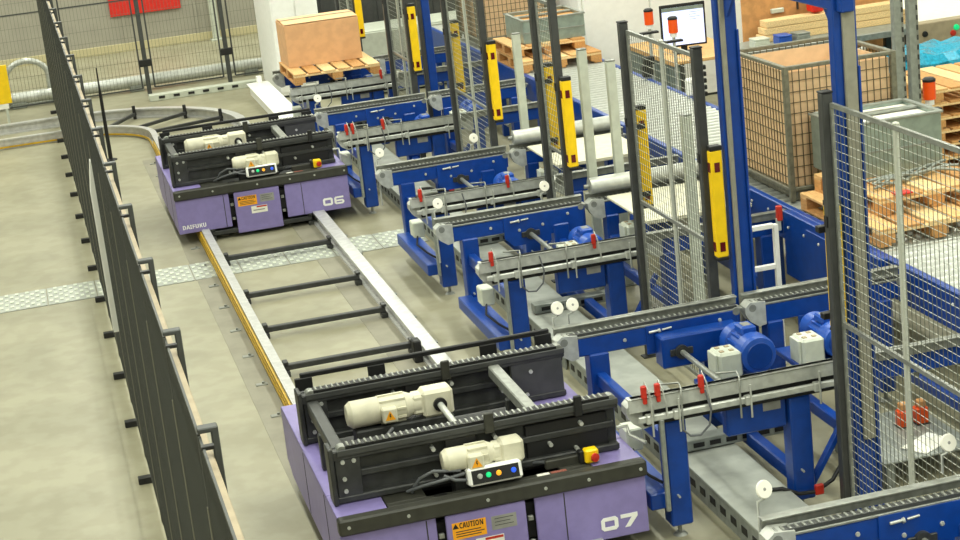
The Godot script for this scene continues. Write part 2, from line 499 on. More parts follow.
const CX := 0.40
const CZ := -26.85
func track():
	var t := thing("guide_track", "silver twin rail track running under the purple carts and bending left", "track")
	var r := MB.new()
	var outer := arc_pts(CX, CZ, 2.54, -2.0, -7.5, 0.0)
	var inner := arc_pts(CX, CZ, 1.255, -2.0, -7.5, 0.0)
	sweep_profile(r, outer, ibeam(0.13, 0.15))
	part(t, "outer_rail", r, M.rail)
	r = MB.new()
	sweep_profile(r, inner, ibeam(0.085, 0.15))
	part(t, "inner_rail", r, M.rail)
	# yellow conductor bars on the aisle side of the inner rail
	r = MB.new()
	for s in [[0.055, 0.115], [0.06, 0.075], [0.065, 0.035]]:
		var pts := [Vector3(CX + 1.255 - s[0], s[1], -2.0), Vector3(CX + 1.255 - s[0], s[1], CZ + 0.6)]
		if s[1] < 0.05: pts = arc_pts(CX, CZ, 1.255 - s[0], -2.0, -7.5, s[1])
		sweep_profile(r, pts, PackedVector2Array([Vector2(-0.009, -0.012), Vector2(0.009, -0.012), Vector2(0.009, 0.012), Vector2(-0.009, 0.012)]))
	part(t, "conductor_bars", r, M.busbar, "yellow conductor bars")
	# sleepers
	var sl := MB.new()
	sl.span(Vector3(1.72, 0.055, -0.03), Vector3(2.86, 0.105, 0.03), 0.006)
	var sf := MB.new()
	for x in [1.735, 2.845]: sf.span(Vector3(x - 0.03, 0.0, -0.05), Vector3(x + 0.03, 0.05, 0.05), 0.004)
	for x in [1.735, 2.845]: sf.span(Vector3(x - 0.022, 0.11, -0.045), Vector3(x + 0.022, 0.135, 0.045), 0.004)
	var slm := sl.mesh(); var sfm := sf.mesh()
	var zs := [-5.4, -6.6, -7.8, -9.0, -10.2, -11.4, -12.6, -13.85, -15.17, -16.37, -17.61, -19.19, -20.4, -21.6, -22.8, -24.0, -25.2]
	for z in zs:
		var o := part_mesh(t, "sleeper", slm, M.dark, Vector3(0, 0, z))
		part_mesh(o, "sleeper_foot", sfm, M.dark)
	# radial sleepers in the bend
	for a in [18, 40, 62, 84]:
		var d := Vector3(cos(deg_to_rad(a)), 0, -sin(deg_to_rad(a)))
		var c := Vector3(CX, 0.08, CZ)
		var b := MB.new()
		b.bar(c + d * 1.32, c + d * 2.47, 0.05, 0.05, 0.005)
		var o := part(t, "sleeper", b, M.dark)
		var bb := MB.new()
		bb.bar(c + d * 2.44 + Vector3(0, -0.08, 0), c + d * 2.44 + Vector3(0, 0.13, 0), 0.05, 0.05, 0.005)
		part(o, "sleeper_foot", bb, M.black)
	# thin strips along both rails, greyer and darker than the floor
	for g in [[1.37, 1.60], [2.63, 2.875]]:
		boxpart(t, "rail_side_strip", Vector3(g[0], 0.0, -25.6), Vector3(g[1], 0.003, -3.0), M.strip_grey, 0.0)
	# rail clamp at the joint in front of cart 07
	var k := MB.new()
	k.span(Vector3(2.80, 0.0, -14.98), Vector3(2.87, 0.20, -14.86), 0.01)
	k.span(Vector3(2.82, 0.06, -15.04), Vector3(2.86, 0.16, -14.98), 0.01)
	part(t, "joint_clamp", k, M.black)
	# anchor clips along both rails
	var clip := MB.new()
	clip.span(Vector3(-0.05, 0, -0.03), Vector3(0.05, 0.012, 0.03), 0.003)
	clip.cyl(Vector3(0.015, 0.012, 0), Vector3(0.015, 0.03, 0), 0.012, 8)
	var clm := clip.mesh()
	for i in 26:
		var z := -4.0 - i * 0.85
		part_mesh(t, "anchor_clip", clm, M.steel, Vector3(1.50, 0, z))
		part_mesh(t, "anchor_clip", clm, M.steel, Vector3(3.06, 0, z - 0.3))
	# beyond the bend: cream run-out beam and slotted stop beam
	var q := thing("run_out_beam", "cream white low beam beyond the bend beside the far cart", "beam")
	boxpart(q, "beam_body", Vector3(3.44, 0.0, -29.6), Vector3(3.70, 0.17, -25.9), M.white, 0.01)
	boxpart(q, "beam_flange", Vector3(3.40, 0.17, -29.65), Vector3(3.75, 0.19, -25.85), M.white, 0.004)
	boxpart(q, "end_bracket", Vector3(3.56, 0.19, -29.6), Vector3(3.64, 0.30, -29.5), M.white, 0.006)
	var sb := thing("slotted_beam", "pale grey slotted beam along the foot of the far fence", "beam")
	boxpart(sb, "beam_body", Vector3(1.9, 0.0, -30.6), Vector3(3.75, 0.10, -30.4), M.pale, 0.006)
	for i in 7:
		boxpart(sb, "slot_cover", Vector3(2.05 + i * 0.24, 0.035, -30.4), Vector3(2.15 + i * 0.24, 0.075, -30.39), M.black, 0.0)

# ---------------------------------------------------------------- carts
func chain_mesh(L: float, w: float, pitch := 0.036) -> Array:
	# [links base, light rollers]; runs along +x from 0, top at y = 0
	var b := MB.new(); var r := MB.new()
	b.span(Vector3(0, -0.03, -w * 0.5), Vector3(L, -0.008, w * 0.5))
	var c := int(L / pitch)
	for i in c:
		var x := (i + 0.5) * pitch
		r.box(Vector3(x, -0.006, 0), Vector3(pitch * 0.38, 0.012, w * 0.92), 0.003)
	return [b.mesh(), r.mesh()]

func motor_x(parent: Node3D, called: String, x0: float, x1: float, y: float, z: float, r: float, m: Material) -> MeshInstance3D:
	# finned motor along x with a terminal box and gearbox on its right end
	var b := MB.new()
	b.lathe([[0.0, 0.0], [r * 0.75, 0.0], [r, 0.03], [r, (x1 - x0) * 0.30], [r * 0.96, (x1 - x0) * 0.31], [r * 0.96, (x1 - x0) * 0.55], [r, (x1 - x0) * 0.56], [r * 0.8, (x1 - x0) * 0.62], [r * 0.8, (x1 - x0) * 0.7], [0, (x1 - x0) * 0.7]], Vector3(x0, y, z), Vector3.RIGHT, 20)
	var o := part(parent, called, b, m)
	var f := MB.new()
	for i in 9:
		var a := TAU * i / 9.0
		f.box(Vector3(x0 + (x1 - x0) * 0.43, y + cos(a) * r, z + sin(a) * r), Vector3((x1 - x0) * 0.24, 0.014, 0.014))
	part(o, "cooling_fins", f, m).set_meta("kind", "stuff")
	var t := MB.new()
	t.box(Vector3(x0 + (x1 - x0) * 0.38, y - 0.01, z + r * 1.05), Vector3(0.10, 0.10, 0.07), 0.01)
	var tb := part(o, "terminal_box", t, m)
	var g := MB.new()
	g.box(Vector3(x0 + (x1 - x0) * 0.86, y - 0.005, z), Vector3((x1 - x0) * 0.30, r * 2.05, r * 1.7), 0.02)
	g.box(Vector3(x0 + (x1 - x0) * 0.68, y, z), Vector3((x1 - x0) * 0.12, r * 1.5, r * 1.4), 0.015)
	part(o, "gearbox", g, m)
	return o

func warning_triangle(parent: Node3D, at: Vector3, s: float):
	var tr := MB.new()
	tr.prism(PackedVector2Array([Vector2(-s, -s * 0.8), Vector2(s, -s * 0.8), Vector2(0, s)]), Transform3D(Basis.IDENTITY, at), 0.002)
	part(parent, "warning_sticker", tr, M.label_orange, "yellow warning triangle")
	var bo := MB.new()
	bo.prism(PackedVector2Array([Vector2(-0.1 * s, 0.5 * s), Vector2(0.16 * s, 0.5 * s), Vector2(0.04 * s, 0.05 * s), Vector2(0.2 * s, 0.05 * s), Vector2(-0.08 * s, -0.6 * s), Vector2(0.0, -0.1 * s), Vector2(-0.18 * s, -0.1 * s)]), Transform3D(Basis.IDENTITY, at + Vector3(0, 0, 0.002)), 0.001)
	part(parent, "bolt_mark", bo, M.black)

func digit(b: MB, ch: String, o: Vector3, w: float, h: float, k: float):
	# wide, squared digit built from bars with cut corners
	var c := 0.016
	var xf := Transform3D(Basis.IDENTITY, o)
	if ch == "0":
		b.prism(PackedVector2Array([Vector2(c, 0), Vector2(w - c, 0), Vector2(w - k, k), Vector2(k, k)]), xf, 0.004)
		b.prism(PackedVector2Array([Vector2(c, h), Vector2(k, h - k), Vector2(w - k, h - k), Vector2(w - c, h)]), xf, 0.004)
		b.prism(PackedVector2Array([Vector2(0, c), Vector2(c, 0), Vector2(k, k), Vector2(k, h - k), Vector2(c, h), Vector2(0, h - c)]), xf, 0.004)
		b.prism(PackedVector2Array([Vector2(w, c), Vector2(w - c, 0), Vector2(w - k, k), Vector2(w - k, h - k), Vector2(w - c, h), Vector2(w, h - c)]), xf, 0.004)
	elif ch == "7":
		b.prism(PackedVector2Array([Vector2(0, h), Vector2(0, h - k), Vector2(w - k * 1.6, h - k), Vector2(w * 0.22, 0), Vector2(w * 0.22 + k * 1.4, 0), Vector2(w, h - k), Vector2(w, h)]), xf, 0.004)
	elif ch == "6":
		var m := h * 0.58
		b.prism(PackedVector2Array([Vector2(c, 0), Vector2(w - c, 0), Vector2(w - k, k * 0.8), Vector2(k, k * 0.8)]), xf, 0.004)
		b.prism(PackedVector2Array([Vector2(0, c), Vector2(c, 0), Vector2(k, k * 0.8), Vector2(k, h - k * 0.8), Vector2(w * 0.96, h - k * 0.8), Vector2(w * 0.96, h), Vector2(c, h), Vector2(0, h - c)]), xf, 0.004)
		b.prism(PackedVector2Array([Vector2(k, m - k * 0.75), Vector2(w - k, m - k * 0.75), Vector2(w - c, m), Vector2(k, m)]), xf, 0.004)
		b.prism(PackedVector2Array([Vector2(w, c), Vector2(w, m - c), Vector2(w - c, m), Vector2(w - k, m - k * 0.75), Vector2(w - k, k * 0.8), Vector2(w - c, 0)]), xf, 0.004)

func cart(number: String, label: String, zf: float, brand: bool):
	# front face at z = zf, centre of the track at x = 2.345; local origin on the floor below the front centre
	var t := thing("transfer_cart", label, "cart", Vector3(2.345, 0, zf), "purple transfer carts on the track")
	var D := 0.62
	var hw := 0.975
	# skirts
	var b := MB.new()
	b.prism(PackedVector2Array([Vector2(0.0, 0.14), Vector2(0.0, D - 0.02), Vector2(2.25, D - 0.02), Vector2(2.25, 0.22), Vector2(2.05, 0.14)]), Transform3D(Basis(Vector3(0, 0, -1), Vector3.UP, Vector3.RIGHT), Vector3(-hw, 0, -0.02)), 0.02)
	var sl := part(t, "side_skirt", b, M.purple)
	boxpart(sl, "seam", Vector3(-hw - 0.002, 0.15, -0.52), Vector3(-hw, D - 0.03, -0.508), M.black, 0.0)
	boxpart(sl, "seam", Vector3(-hw - 0.002, 0.15, -1.32), Vector3(-hw, D - 0.03, -1.308), M.black, 0.0)
	b = MB.new()
	b.prism(PackedVector2Array([Vector2(0.0, 0.14), Vector2(0.0, D - 0.02), Vector2(2.25, D - 0.02), Vector2(2.25, 0.22), Vector2(2.05, 0.14)]), Transform3D(Basis(Vector3(0, 0, -1), Vector3.UP, Vector3.RIGHT), Vector3(hw - 0.02, 0, -0.02)), 0.02)
	part(t, "side_skirt", b, M.purple)
	# chassis in the dark behind the panels
	boxpart(t, "chassis", Vector3(-hw + 0.03, 0.22, -2.2), Vector3(hw - 0.03, D - 0.17, -0.06), M.black, 0.01)
	boxpart(t, "rear_panel", Vector3(-hw, 0.2, -2.28), Vector3(hw, D - 0.02, -2.25), M.purple, 0.005)
	# front panels
	var pl := boxpart(t, "front_panel", Vector3(-hw, 0.13, -0.025), Vector3(-0.38, D - 0.11, 0.0), M.purple, 0.006)
	boxpart(pl, "fold_line", Vector3(-0.445, 0.135, -0.001), Vector3(-0.437, D - 0.12, 0.0015), M.olive, 0.0)
	var pc := boxpart(t, "front_panel", Vector3(-0.325, 0.045, -0.005), Vector3(0.185, D - 0.11, 0.02), M.purple, 0.006)
	var pr := boxpart(t, "front_panel", Vector3(0.25, 0.13, -0.025), Vector3(hw, D - 0.11, 0.0), M.purple, 0.006)
	boxpart(pr, "fold_line", Vector3(0.436, 0.135, -0.001), Vector3(0.443, D - 0.12, 0.0015), M.olive, 0.0)
	for px in [-0.35, 0.22]:
		for yy in [0.2, 0.36]:
			boxpart(t, "latch", Vector3(px - 0.02, yy, -0.03), Vector3(px + 0.015, yy + 0.03, -0.004), M.steel, 0.003)
	# stickers on the centre panel
	var ca := boxpart(pc, "caution_sticker", Vector3(-0.29, 0.345, 0.02), Vector3(-0.075, 0.455, 0.022), M.label_orange, 0.0, "orange caution sticker")
	lettering(ca, "caution_word", "CAUTION", 0.035, M.black, Vector3(-0.168, 0.432, 0.0225), 0.15)
	var wt := MB.new()
	wt.prism(PackedVector2Array([Vector2(-0.02, -0.015), Vector2(0.02, -0.015), Vector2(0, 0.018)]), Transform3D(Basis.IDENTITY, Vector3(-0.268, 0.432, 0.022)), 0.0015)
	part(ca, "hazard_mark", wt, M.black)
	for i in 3:
		boxpart(ca, "print_line", Vector3(-0.27, 0.392 - i * 0.016, 0.022), Vector3(-0.11 + (i % 2) * 0.02, 0.398 - i * 0.016, 0.0228), M.olive, 0.0)
	var gp := boxpart(pc, "rating_plate", Vector3(-0.04, 0.36, 0.02), Vector3(0.12, 0.45, 0.022), M.label_grey, 0.0, "grey rating plate")
	for i in 3:
		boxpart(gp, "print_line", Vector3(-0.02, 0.43 - i * 0.022, 0.022), Vector3(0.10 - (i % 2) * 0.02, 0.434 - i * 0.022, 0.0226), M.dark, 0.0)
	var ws := boxpart(pc, "notice_sticker", Vector3(-0.15, 0.245, 0.02), Vector3(0.03, 0.325, 0.022), M.paper, 0.0, "white notice sticker with red heading")
	boxpart(ws, "print_line", Vector3(-0.09, 0.305, 0.022), Vector3(0.025, 0.321, 0.0227), M.red, 0.0)
	boxpart(ws, "print_line", Vector3(-0.13, 0.272, 0.022), Vector3(0.0, 0.284, 0.0227), M.label_grey, 0.0)
	for i in 2:
		var dg := MB.new()
		digit(dg, number[i], Vector3(0.662 + i * 0.13, 0.19, 0.0), 0.112, 0.088, 0.024)
		part(pr, "cart_digit", dg, M.white, "white digit %s of the cart number" % number[i])
	if brand: lettering(pl, "maker_name", "DAIFUKU", 0.045, M.white, Vector3(-0.80, 0.20, 0.001), 0.26, true, "white maker name")
	# olive bumper angle along the front edge, and the deck
	var bp := boxpart(t, "bumper_bar", Vector3(-hw - 0.005, D - 0.105, -0.05), Vector3(hw + 0.01, D, 0.035), M.olive, 0.012)
	for x in [-0.92, -0.55, -0.05, 0.32, 0.6, 0.94]:
		var s := MB.new()
		s.cyl(Vector3(x, D - 0.05, 0.033), Vector3(x, D - 0.05, 0.042), 0.011, 8)
		part(bp, "bolt", s, M.steel_lt)
	boxpart(t, "deck_plate", Vector3(-hw, D - 0.03, -0.42), Vector3(-0.66, D - 0.005, -0.04), M.purple, 0.004)
	boxpart(t, "deck_plate", Vector3(0.66, D - 0.03, -0.42), Vector3(hw, D - 0.005, -0.04), M.purple, 0.004)
	boxpart(t, "tread_plate", Vector3(-0.655, D - 0.03, -0.095), Vector3(0.655, D - 0.002, -0.045), M.olive, 0.004)
	boxpart(t, "tread_plate", Vector3(-0.655, D - 0.03, -0.42), Vector3(-0.40, D - 0.004, -0.10), M.olive, 0.004)
	boxpart(t, "tread_plate", Vector3(0.46, D - 0.03, -0.42), Vector3(0.655, D - 0.004, -0.10), M.olive, 0.004)
	boxpart(t, "well_floor", Vector3(-0.40, D - 0.16, -0.42), Vector3(0.46, D - 0.14, -0.10), M.black, 0.0)
	boxpart(t, "tread_inset", Vector3(-0.36, D - 0.002, -0.088), Vector3(-0.28, D + 0.001, -0.06), M.black, 0.0)
	boxpart(t, "deck_plate", Vector3(-hw, D - 0.03, -2.25), Vector3(-0.78, D - 0.005, -0.425), M.purple, 0.004)
	boxpart(t, "deck_plate", Vector3(0.55, D - 0.03, -2.25), Vector3(hw, D - 0.005, -0.425), M.purple, 0.004)
	boxpart(t, "well_floor", Vector3(-0.78, D - 0.10, -2.25), Vector3(0.55, D - 0.08, -0.425), M.dark, 0.0)
	boxpart(t, "floor_sticker", Vector3(0.30, D - 0.002, -0.085), Vector3(0.38, D + 0.001, -0.055), M.paper, 0.0)
	boxpart(t, "floor_sticker", Vector3(0.39, D - 0.002, -0.085), Vector3(0.49, D + 0.001, -0.055), M.brick, 0.0)
	boxpart(t, "inner_bracket", Vector3(0.38, D - 0.01, -0.18), Vector3(0.62, D + 0.05, -0.14), M.olive, 0.006)
	# two chain beams across the cart
	var ch := chain_mesh(1.70, 0.075, 0.038)
	for k in 2:
		var zc := -0.28 if k == 0 else -1.42
		var bm := thing_part(t, "chain_beam")
		# web, flanges, end plates
		boxpart(bm, "web", Vector3(-0.93, D, zc - 0.03), Vector3(0.90, 0.97, zc - 0.01), M.dark, 0.0)
		boxpart(bm, "flange", Vector3(-0.93, 0.90, zc - 0.06), Vector3(0.91, 0.965, zc + 0.055), M.dark, 0.008)
		boxpart(bm, "flange", Vector3(-0.93, D, zc - 0.06), Vector3(0.90, D + 0.045, zc + 0.055), M.dark, 0.008)
		boxpart(bm, "wear_strip", Vector3(-0.90, 0.93, zc + 0.05), Vector3(0.91, 0.968, zc + 0.064), M.post, 0.004)
		boxpart(bm, "rib", Vector3(-0.80, D + 0.15, zc - 0.01), Vector3(0.88, D + 0.19, zc + 0.03), M.dark, 0.004)
		boxpart(bm, "end_plate", Vector3(-0.955, D - 0.0, zc - 0.075), Vector3(-0.925, 0.99, zc + 0.075), M.dark, 0.006)
		boxpart(bm, "cover_plate", Vector3(-0.92, D + 0.02, zc - 0.01), Vector3(-0.76, 0.93, zc + 0.05), M.dark, 0.006)
		boxpart(bm, "cover_plate", Vector3(-0.22, D + 0.02, zc - 0.01), Vector3(-0.02, 0.93, zc + 0.045), M.black, 0.006)
		if k == 0: boxpart(bm, "cover_plate", Vector3(0.30, D + 0.02, zc - 0.01), Vector3(0.84, 0.88, zc + 0.02), M.black, 0.006)
		else: boxpart(bm, "cover_plate", Vector3(0.52, D + 0.02, zc - 0.01), Vector3(0.89, 0.94, zc + 0.05), M.post, 0.006)
		var bl := MB.new()
		for q in [[-0.87, 0.89], [-0.87, 0.78], [-0.87, 0.70], [-0.80, 0.89], [-0.30, 0.86], [-0.30, 0.69], [0.02, 0.69], [0.10, 0.86], [0.45, 0.74], [0.62, 0.68], [0.66, 0.84]]:
			bl.cyl(Vector3(q[0], q[1], zc - 0.01), Vector3(q[0], q[1], zc + 0.062), 0.014, 8)
		part(bm, "bolts", bl, M.steel_lt).set_meta("kind", "stuff")
		var c0 := part_mesh(bm, "chain", ch[0], M.black, Vector3(-0.84, 0.992, zc + 0.005))
		part_mesh(c0, "chain_rollers", ch[1], M.steel).set_meta("kind", "stuff")
		for x in [-0.86, 0.87]:
			var sp := MB.new(); sp.cyl(Vector3(x, 0.945, zc - 0.03), Vector3(x, 0.945, zc + 0.04), 0.042, 16)
			part(bm, "sprocket", sp, M.steel)
		# guide blocks standing up at the chain
		boxpart(bm, "guide_block", Vector3(0.035, 0.90, zc + 0.055), Vector3(0.095, 1.035, zc + 0.08), M.olive, 0.006)
		if k == 0: boxpart(bm, "guide_block", Vector3(0.62, 0.90, zc + 0.055), Vector3(0.67, 1.035, zc + 0.08), M.black, 0.006)
	# rear guide rail
	boxpart(t, "rear_guide", Vector3(-0.88, 0.985, -1.70), Vector3(0.90, 1.02, -1.67), M.black, 0.006)
	for x in [-0.86, -0.35, 0.45, 0.85]:
		boxpart(t, "guide_stay", Vector3(x - 0.06, 0.66, -1.69), Vector3(x + 0.06, 0.99, -1.66), M.black, 0.004)
	boxpart(t, "rear_frame", Vector3(-0.9, D, -1.66), Vector3(0.9, 0.70, -1.48), M.dark, 0.006)
	# cross members joining the beams
	boxpart(t, "cross_member", Vector3(-0.90, 0.84, -1.36), Vector3(-0.82, 0.92, -0.34), M.post, 0.008)
	boxpart(t, "cross_member", Vector3(0.36, 0.86, -1.36), Vector3(0.44, 0.94, -0.34), M.steel, 0.008)
	for x in [-0.86, 0.40]:
		var pl2 := MB.new(); pl2.span(Vector3(x - 0.055, D, -0.9), Vector3(x + 0.055, D + 0.24, -0.84), 0.006)
		part(t, "stay", pl2, M.dark)
	# beige gearmotors
	var m1 := motor_x(t, "gearmotor", -0.70, 0.0, 0.91, -0.98, 0.09, M.cream)
	warning_triangle(m1, Vector3(-0.434, 0.90, -0.848), 0.034)
	var fl := MB.new(); fl.cyl(Vector3(-0.09, 0.90, -0.91), Vector3(-0.09, 0.90, -0.88), 0.045, 18)
	part(m1, "output_flange", fl, M.black)
	var sh := MB.new(); sh.cyl(Vector3(-0.09, 0.90, -0.90), Vector3(-0.09, 0.90, -0.30), 0.022, 12)
	part(m1, "drive_shaft", sh, M.steel_lt)
	var mb := MB.new(); mb.span(Vector3(-0.66, D - 0.02, -1.06), Vector3(0.0, 0.815, -0.90), 0.01)
	part(m1, "motor_seat", mb, M.dark)
	var m2 := motor_x(t, "gearmotor", -0.27, 0.24, 0.80, -0.155, 0.075, M.cream)
	warning_triangle(m2, Vector3(-0.076, 0.79, -0.040), 0.034)
	var mb2 := MB.new(); mb2.span(Vector3(-0.22, D - 0.1, -0.21), Vector3(0.22, 0.725, -0.10), 0.01)
	part(m2, "motor_seat", mb2, M.black)
	# cables
	for c in [[Vector3(-0.17, 0.74, -0.10), Vector3(-0.34, 0.76, -0.12), Vector3(-0.42, 0.72, -0.15), Vector3(-0.47, 0.64, -0.18), Vector3(-0.47, 0.58, -0.22)], [Vector3(-0.15, 0.72, -0.09), Vector3(-0.30, 0.71, -0.07), Vector3(-0.40, 0.68, -0.12), Vector3(-0.5, 0.63, -0.20)], [Vector3(-0.43, 0.82, -0.84), Vector3(-0.55, 0.76, -0.74), Vector3(-0.70, 0.74, -0.66), Vector3(-0.80, 0.76, -0.7)], [Vector3(0.38, 0.66, -0.16), Vector3(0.32, 0.64, -0.24), Vector3(0.22, 0.58, -0.3)], [Vector3(-0.1, 0.67, -0.08), Vector3(-0.22, 0.70, -0.06), Vector3(-0.28, 0.73, -0.09)]]:
		var cb := MB.new(); cb.tube(c, 0.011, 8)
		part(t, "cable", cb, M.cable_grey)
	# junk in the well between the beams
	var js := MB.new()
	js.box(Vector3(0.15, D + 0.04, -0.72), Vector3(0.22, 0.08, 0.12), 0.01)
	js.box(Vector3(0.02, D + 0.05, -0.55), Vector3(0.16, 0.10, 0.08), 0.01)
	part(t, "terminal_block", js, M.tan)
	boxpart(t, "terminal_block", Vector3(-0.62, D + 0.02, -0.7), Vector3(-0.45, D + 0.10, -0.5), M.tan, 0.01)
	boxpart(t, "relay_box", Vector3(0.62, D, -0.62), Vector3(0.82, D + 0.07, -0.54), M.white, 0.008)
	# white control box with black face
	var cbx := thing_part(t, "control_box")
	var sh2 := MB.new()
	var tilt := Basis(Vector3.RIGHT, deg_to_rad(-14))
	sh2.box(Vector3.ZERO, Vector3(0.345, 0.115, 0.10), 0.014)
	part(cbx, "housing", sh2, M.white)
	var fc := MB.new(); fc.box(Vector3(0, -0.003, 0.05), Vector3(0.30, 0.085, 0.006), 0.002)
	var face := part(cbx, "button_face", fc, M.black)
	var lamps := [[-0.10, M.steel_lt], [-0.045, M.green_led], [0.02, M.amber_led], [0.115, M.blue_led]]
	for l in lamps:
		var bt := MB.new(); bt.lathe([[0.0, 0.016], [0.014, 0.014], [0.018, 0.0]], Vector3(l[0], 0, 0.052), Vector3.BACK, 12)
		part(face, "push_button", bt, l[1])
	cbx.basis = tilt
	cbx.position = Vector3(0.03, D + 0.075, -0.075)
	# emergency stop
	var es := thing_part(t, "emergency_stop")
	boxpart(es, "mounting", Vector3(-0.07, 0.0, -0.05), Vector3(-0.03, 0.085, 0.0), M.black, 0.004)
	boxpart(es, "housing", Vector3(-0.04, 0.005, -0.04), Vector3(0.05, 0.095, 0.03), M.yellow, 0.01)
	var eb := MB.new(); eb.lathe([[0.012, 0.0], [0.012, 0.015], [0.028, 0.018], [0.028, 0.032], [0.0, 0.036]], Vector3(0.008, 0.05, 0.03), Vector3(0.35, 0, 1), 16)
	part(es, "button", eb, M.red)
	es.position = Vector3(0.665, D - 0.002, -0.11)
	# wheels
	for x in [-0.655, 0.595]:
		for z in [-0.45, -1.85]:
			var w := MB.new(); w.cyl(Vector3(x - 0.035, 0.225, z), Vector3(x + 0.035, 0.225, z), 0.075, 18)
			part(t, "wheel", w, M.black)
	# brush arm reaching for the lane at the right end
	var ar := MB.new()
	ar.tube([Vector3(0.88, 0.78, -0.20), Vector3(0.945, 0.78, -0.19), Vector3(0.95, 0.73, -0.16), Vector3(1.02, 0.70, -0.06)], 0.012, 8)
	part(t, "proximity_arm", ar, M.steel_lt)

func thing_part(parent: Node3D, called: String) -> Node3D:
	var o := Node3D.new()
	o.name = called
	parent.add_child(o, true)
	return o

# ---------------------------------------------------------------- lanes
const LX := 3.27
const LW := 1.70

func strand(t: Node3D, zc: float, inner: float, L: float, guard_h: float):
	# one chain strand along x; inner = +1 when the lane's inside lies towards +z
	var s := thing_part(t, "chain_strand")
	boxpart(s, "beam", Vector3(0.15, 0.79, zc - 0.045), Vector3(L - 0.02, 0.925, zc + 0.045), M.blue, 0.008)
	boxpart(s, "chain_bed", Vector3(0.06, 0.925, zc - 0.05), Vector3(L, 0.94, zc + 0.05), M.steel, 0.003)
	var g := MB.new()
	var zo := zc - inner * 0.075
	g.span(Vector3(0.02, 1.0 - guard_h, zo - 0.006), Vector3(L, 1.0, zo + 0.006), 0.002)
	g.span(Vector3(0.02, 0.99, minf(zo - inner * 0.03, zo + inner * 0.032)), Vector3(L, 1.0, maxf(zo - inner * 0.03, zo + inner * 0.032)), 0.002)
	part(s, "guard_plate", g, M.steel)
	var ep := MB.new()
	ep.prism(PackedVector2Array([Vector2(0.155, 0.785), Vector2(0.155, 0.955), Vector2(0.04, 0.965), Vector2(0.0, 0.93), Vector2(0.0, 0.88), Vector2(0.035, 0.82), Vector2(0.10, 0.775)]), Transform3D(Basis.IDENTITY, Vector3(0, 0, zc - 0.055)), 0.11)
	part(s, "end_housing", ep, M.steel_lt)
	for x in [0.055, L - 0.05]:
		var sp := MB.new(); sp.cyl(Vector3(x, 0.92, zc - 0.03), Vector3(x, 0.92, zc + 0.057), 0.028, 14)
		part(s, "sprocket", sp, M.steel)
	var ch := chain_mesh(L - 0.08, 0.055, 0.04)
	var c := part_mesh(s, "chain", ch[0], M.post, Vector3(0.04, 0.968, zc + inner * 0.012))
	part_mesh(c, "chain_rollers", ch[1], M.steel).set_meta("kind", "stuff")

func sensor(t: Node3D, x: float, z: float, ym := 0.0):
	var s := MB.new()
	z += 0.035
	s.box(Vector3(x, 1.04 + ym, z), Vector3(0.036, 0.085, 0.03), 0.007)
	s.box(Vector3(x + 0.004, 0.985 + ym, z), Vector3(0.026, 0.05, 0.02), 0.004)
	var o := part(t, "photo_sensor", s, M.red, "red photo sensor")
	var b := MB.new()
	b.tube([Vector3(x, 1.0 + ym, z - 0.01), Vector3(x + 0.015, 1.10 + ym, z - 0.018), Vector3(x + 0.03, 1.03, z + 0.014), Vector3(x + 0.045, 0.93, z + 0.02), Vector3(x + 0.045, 0.865, z + 0.02)], 0.006, 6)
	part(o, "sensor_bracket", b, M.steel_lt)

func reflector(t: Node3D, x: float, y: float, z: float, face: Vector3, y0: float):
	var r := MB.new()
	r.lathe([[0.0, 0.008], [0.046, 0.008], [0.05, 0.0], [0.046, -0.006], [0.0, -0.006]], Vector3(x, y, z), face, 20)
	var o := part(t, "reflector", r, M.paper, "round white reflector")
	var d := MB.new(); d.lathe([[0.0, 0.011], [0.008, 0.010], [0.01, 0.007]], Vector3(x, y, z), face, 8)
	part(o, "screw", d, M.label_grey)
	var b := MB.new()
	b.tube([Vector3(x, y, z - 0.008), Vector3(x, y - 0.06, z - 0.012), Vector3(x - 0.035, y - 0.07, z - 0.012), Vector3(x - 0.035, y0, z - 0.012)], 0.008, 6)
	part(o, "reflector_stem", b, M.steel_lt)

